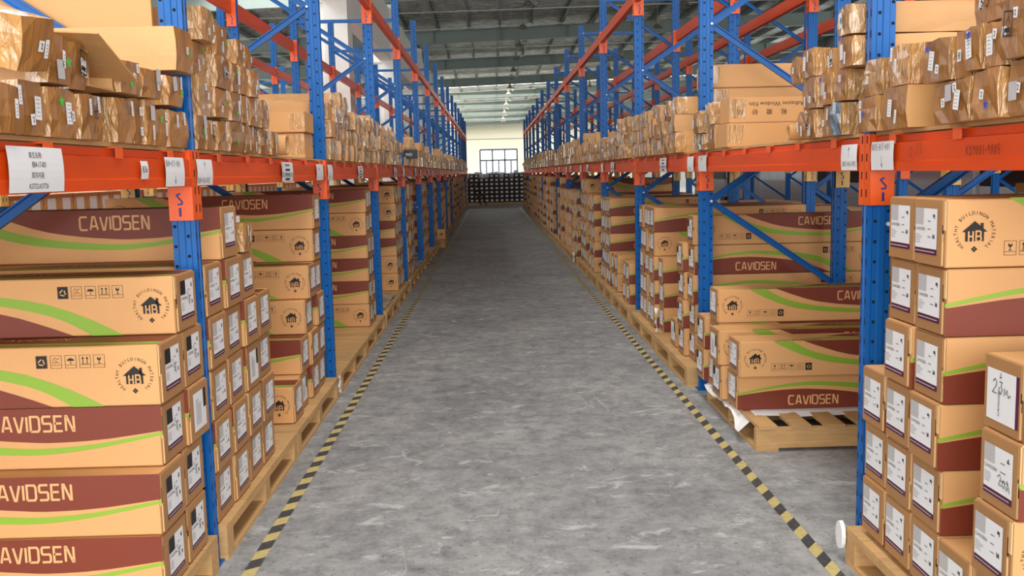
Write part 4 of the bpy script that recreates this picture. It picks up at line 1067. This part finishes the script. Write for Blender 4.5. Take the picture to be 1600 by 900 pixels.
paper(-1, 3.06, 3.125, 1.505, 1.562, 'small white tag reading B36 on the near left beam', lambda p, w_, h: p.text('B36', w_ * .16, h * .36, .030, 'ink', 1, 0, .95))
HW = {'B': [[(0, 0), (0, 1), (.5, .8), (.1, .5), (.6, .25), (0, 0)]], '0': [[(.3, 1), (0, .5), (.2, 0), (.5, .5), (.3, 1)]], '4': [[(.2, 1), (0, .4), (.6, .4)], [(.4, .8), (.4, 0)]], '5': [[(.5, 1), (.1, 1), (.05, .6), (.5, .4), (.3, 0), (0, .1)]],
      '-': [[(.0, .5), (.4, .5)]], '1': [[(.2, 1), (.15, 0)]], '7': [[(0, 1), (.5, .95), (.2, 0)]], '6': [[(.4, 1), (.05, .4), (.2, 0), (.5, .3), (.1, .4)]], '2': [[(0, .8), (.3, 1), (.4, .7), (0, 0), (.5, .05)]],
      'K': [[(0, 0), (0, 1)], [(.5, 1), (0, .5), (.5, 0)]], 'S': [[(.5, .9), (.1, .9), (.1, .6), (.5, .4), (.4, 0), (0, .1)]], '9': [[(.5, .7), (.1, .7), (.3, 1), (.5, .8), (.4, 0)]], 'C': [[(.6, .9), (.2, .9), (0, .4), (.3, 0)]], '8': [[(.3, 1), (.0, .75), (.45, .3), (.2, 0), (.05, .3), (.5, .8), (.3, 1)]]}
def hw(p, body, a, b, size, m='ink', w_=.0022, lay=1, sp=.72):
    for ch in body:
        for pl in HW.get(ch, []): p.line([(a + x * size * .8, b + y * size) for x, y in pl], w_, m, lay)
        a += size * sp * (.7 if ch in '-1' else 1)
def arrow(p, a, b0, b1):
    p.line([(a, b0), (a + .002, b1)], .002, 'ink', 1); s_ = 1 if b1 > b0 else -1
    p.line([(a - .008, b1 - s_ * .014), (a + .002, b1), (a + .009, b1 - s_ * .012)], .002, 'ink', 1)
paper(-1, 3.285, 3.485, 1.478, 1.578, 'handwritten white sheet with down arrow, near left beam end', lambda p, w_, h: (hw(p, 'B04-017-001', .012, h * .68, .021), arrow(p, w_ * .5, h * .38, h * .1)), x=FXL + .0085)
paper(-1, 3.635, 3.835, 1.478, 1.576, 'handwritten white sheet with up arrow just past the first left upright', lambda p, w_, h: (hw(p, 'B04-016-002', .012, h * .08, .021), arrow(p, w_ * .5, h * .6, h * .9)), x=FXL + .0085)
def lined(p, w_, h):
    for k, c in enumerate((.84, .60, .36, .12)): p.rect(w_ * .3, w_ * .7, h * c - .005, h * c + .006, 'ink' if k % 2 else 'paper_line', 1)
    p.rect(0, w_, h * .22, h * .47, 'paper_grey', 0.5)
paper(-1, 5.10, 5.38, 1.478, 1.582, 'white printed location sheet midway along the second left beam', lined)
paper(-1, 6.10, 6.34, 1.478, 1.580, 'white sheet on the second left beam before the second upright', lambda p, w_, h: hw(p, 'B04', w_ * .3, h * .6, .02), x=FXL + .0085)
paper(-1, 6.52, 6.72, 1.478, 1.580, 'white sheet on the third left beam just past the second upright', lambda p, w_, h: hw(p, 'B04', w_ * .3, h * .1, .02), x=FXL + .0085)
paper(-1, 8.0, 8.3, 1.478, 1.58, 'white location sheet midway along the third left beam', lined)
paper(1, 3.27, 3.465, 1.478, 1.578, 'white sheet reading B05-017-001 with down arrow, near right beam', lambda p, w_, h: (hw(p, 'B05-017-001', .012, h * .70, .022), arrow(p, w_ * .48, h * .48, h * .1)), x=FXR - .0085)
paper(1, 3.60, 3.765, 1.478, 1.576, 'white sheet reading B05-016-002 with up arrow beyond first right upright', lambda p, w_, h: (hw(p, 'B05-016-002', .02, h * .16, .019), arrow(p, w_ * .48, h * .5, h * .9)), x=FXR - .0085)
paper(1, 6.14, 6.38, 1.478, 1.58, 'handwritten white sheet before the second right upright', lambda p, w_, h: hw(p, '006', w_ * .3, h * .7, .022), x=FXR - .0085)
paper(1, 6.53, 6.74, 1.478, 1.58, 'handwritten white sheet just past the second right upright', lambda p, w_, h: hw(p, '600', w_ * .3, h * .1, .022), x=FXR - .0085)
paper(1, 7.55, 7.85, 1.478, 1.585, 'white printed sheet midway along the third right beam', lined)
for b in (3, 4, 5, 6):
    for sd, nm in ((-1, 'left'), (1, 'right')):
        paper(sd, fy_(b, sd) - .32, fy_(b, sd) - .1, 1.478, 1.58, 'white sheet on the %s beam just before its %s upright' % (nm, ordn(b + 1)), x=(FXL + .0085 if sd < 0 else FXR - .0085))
        paper(sd, fy_(b - 1, sd) + 1.5, fy_(b - 1, sd) + 1.8, 1.478, 1.585, 'white printed sheet midway along the %s %s beam' % (ordn(b + 1), nm), lined)
# marks written straight on the near right beam
t = MB(); t.closed = False; pen = Pen(t, lambda a, b, l: (FXR + .0034 - .0078 - .0006 * l, 3.0 - a, b))
hw(pen, 'KS9001-9005', .22, 1.52, .026, 'ink', .002); hw(pen, 'C', -.16, 1.515, .04, 'ink', .0015); hw(pen, '28', -.11, 1.53, .035, 'ink', .0012)
nb = [o for o in SC.objects if o.name.startswith('shelf_beam') and o.get('label', '').startswith('orange steel shelf beam, nearest bay, lower level, aisle side, right')]
if nb:
    c = obj('handwriting', t); c.parent = nb[0]; c.matrix_parent_inverse = Matrix.Translation(-Vector(nb[0].location))
# ---------------------------------------------------------------- hanging lamps
def lamp(x, y, z):
    r = empty('high_bay_lamp', (x, y, z)); n = 14
    m_ = MB(); m_.closed = False; m_.lathe([(.07, .2), (.075, .14), (.10, .10), (.15, .05), (.20, .02), (.205, 0), (.195, 0), (.14, .045), (.06, .12)], (0, 0, 0), 'lamp', n); obj('shade', m_, r)
    m_ = MB(); m_.lathe([(.001, .34), (.055, .34), (.065, .30), (.065, .2), (.001, .2)], (0, 0, 0), 'lamp', n); obj('housing', m_, r)
    m_ = MB(); m_.lathe([(.001, .01), (.05, .03), (.06, .08), (.03, .14), (.001, .14)], (0, 0, 0), 'bulb', 10); obj('bulb', m_, r)
    m_ = MB(); m_.box(-.01, .01, -.01, .01, .34, zr(x) - z, 'steel'); obj('hanger', m_, r); return r
L1 = None
for line, x, y0, n, nm in ((0, 1.25, 25.6, 16, 'above the aisle'), (1, 6.2, 31.0, 8, 'over the racks right of the aisle'), (2, -6.5, 25.6, 6, 'over the racks left of the aisle')):
    for k in range(n):
        y = y0 + k * 4.875
        if L1 is None: L1 = lamp(x, y, 6.62); o = L1
        else: o = copy_tree(L1, (x, y, 6.62))
        tag(o, 'grey bell-shaped lamp, %s in the line %s' % (ordn(k + 1), nm), 'lamp', 'lamps ' + nm)
# plastic scrap on the empty pallets
for nm, x0, x1, y0, y1, z, lb in (('clear_wrap', -2.0, -1.12, 9.7, 10.9, PH + .006, 'crumpled translucent wrap lying on an empty pallet, left side'), ('clear_wrap', -2.0, -1.12, 13.98, 15.0, PH + .006, 'pale wrap on the empty pallet further along the left side')):
    m_ = MB(); m_.closed = False; nx = ny = 14; rr = random.Random(4)
    m_.add([(x0 + (x1 - x0) * i / nx, y0 + (y1 - y0) * j / ny, z + rr.random() * .03) for j in range(ny + 1) for i in range(nx + 1)], [(j * (nx + 1) + i, j * (nx + 1) + i + 1, (j + 1) * (nx + 1) + i + 1, (j + 1) * (nx + 1) + i) for j in range(ny) for i in range(nx)], 'greyfilm')
    tag(obj(nm, m_), lb, 'wrap')

parcel(-1, 4.24, 4.40, 1.178, 1.305, 'film', bay=1, lay=1, idx=1, L=.5, label='small clear-wrapped carton on top of the second left bay stack')
m_ = MB(); m_.box(-1.25, -1.13, 4.26, 4.32, 1.307, 1.335, 'paper'); tag(obj('paper_roll', m_), 'small white paper bundle on the clear-wrapped carton, second left bay', 'paper')
def scrap(x, y, z, w_, h, lab, side):
    rr = random.Random(int(x * 100)); m_ = MB(); m_.closed = False; n = 5; f = []
    for i in range(n + 1):
        for j in range(3): f.append((x + side * rr.uniform(-.012, .012), y + w_ * j / 2 + rr.uniform(-.01, .01), z + h * i / n))
    m_.add(f, [(i * 3 + j, i * 3 + j + 1, i * 3 + j + 4, i * 3 + j + 3) for i in range(n) for j in range(2)], 'paper'); tag(obj('paper_scrap', m_), lab, 'paper')
scrap(-1.07, 6.42, .035, .05, .12, 'white paper tag on the pallet edge at the foot of the second left upright', -1)
scrap(1.33, 7.78, .16, .07, .20, 'torn white wrap hanging before the cartons of the third right bay', 1)
scrap(1.29, 15.3, .05, .22, .16, 'white scrap hanging from a far pallet on the right', 1)
m_ = MB(); n = 12
m_.extrude([(.035 * math.cos(2 * math.pi * k / n), .055 * math.sin(2 * math.pi * k / n)) for k in range(n)], lambda a, b: (1.29, 3.50 + a, .10 + b), lambda a, b: (1.305, 3.50 + a, .10 + b), 'paper'); tag(obj('paper_scrap', m_), 'white rounded scrap on the near right pallet corner', 'paper')
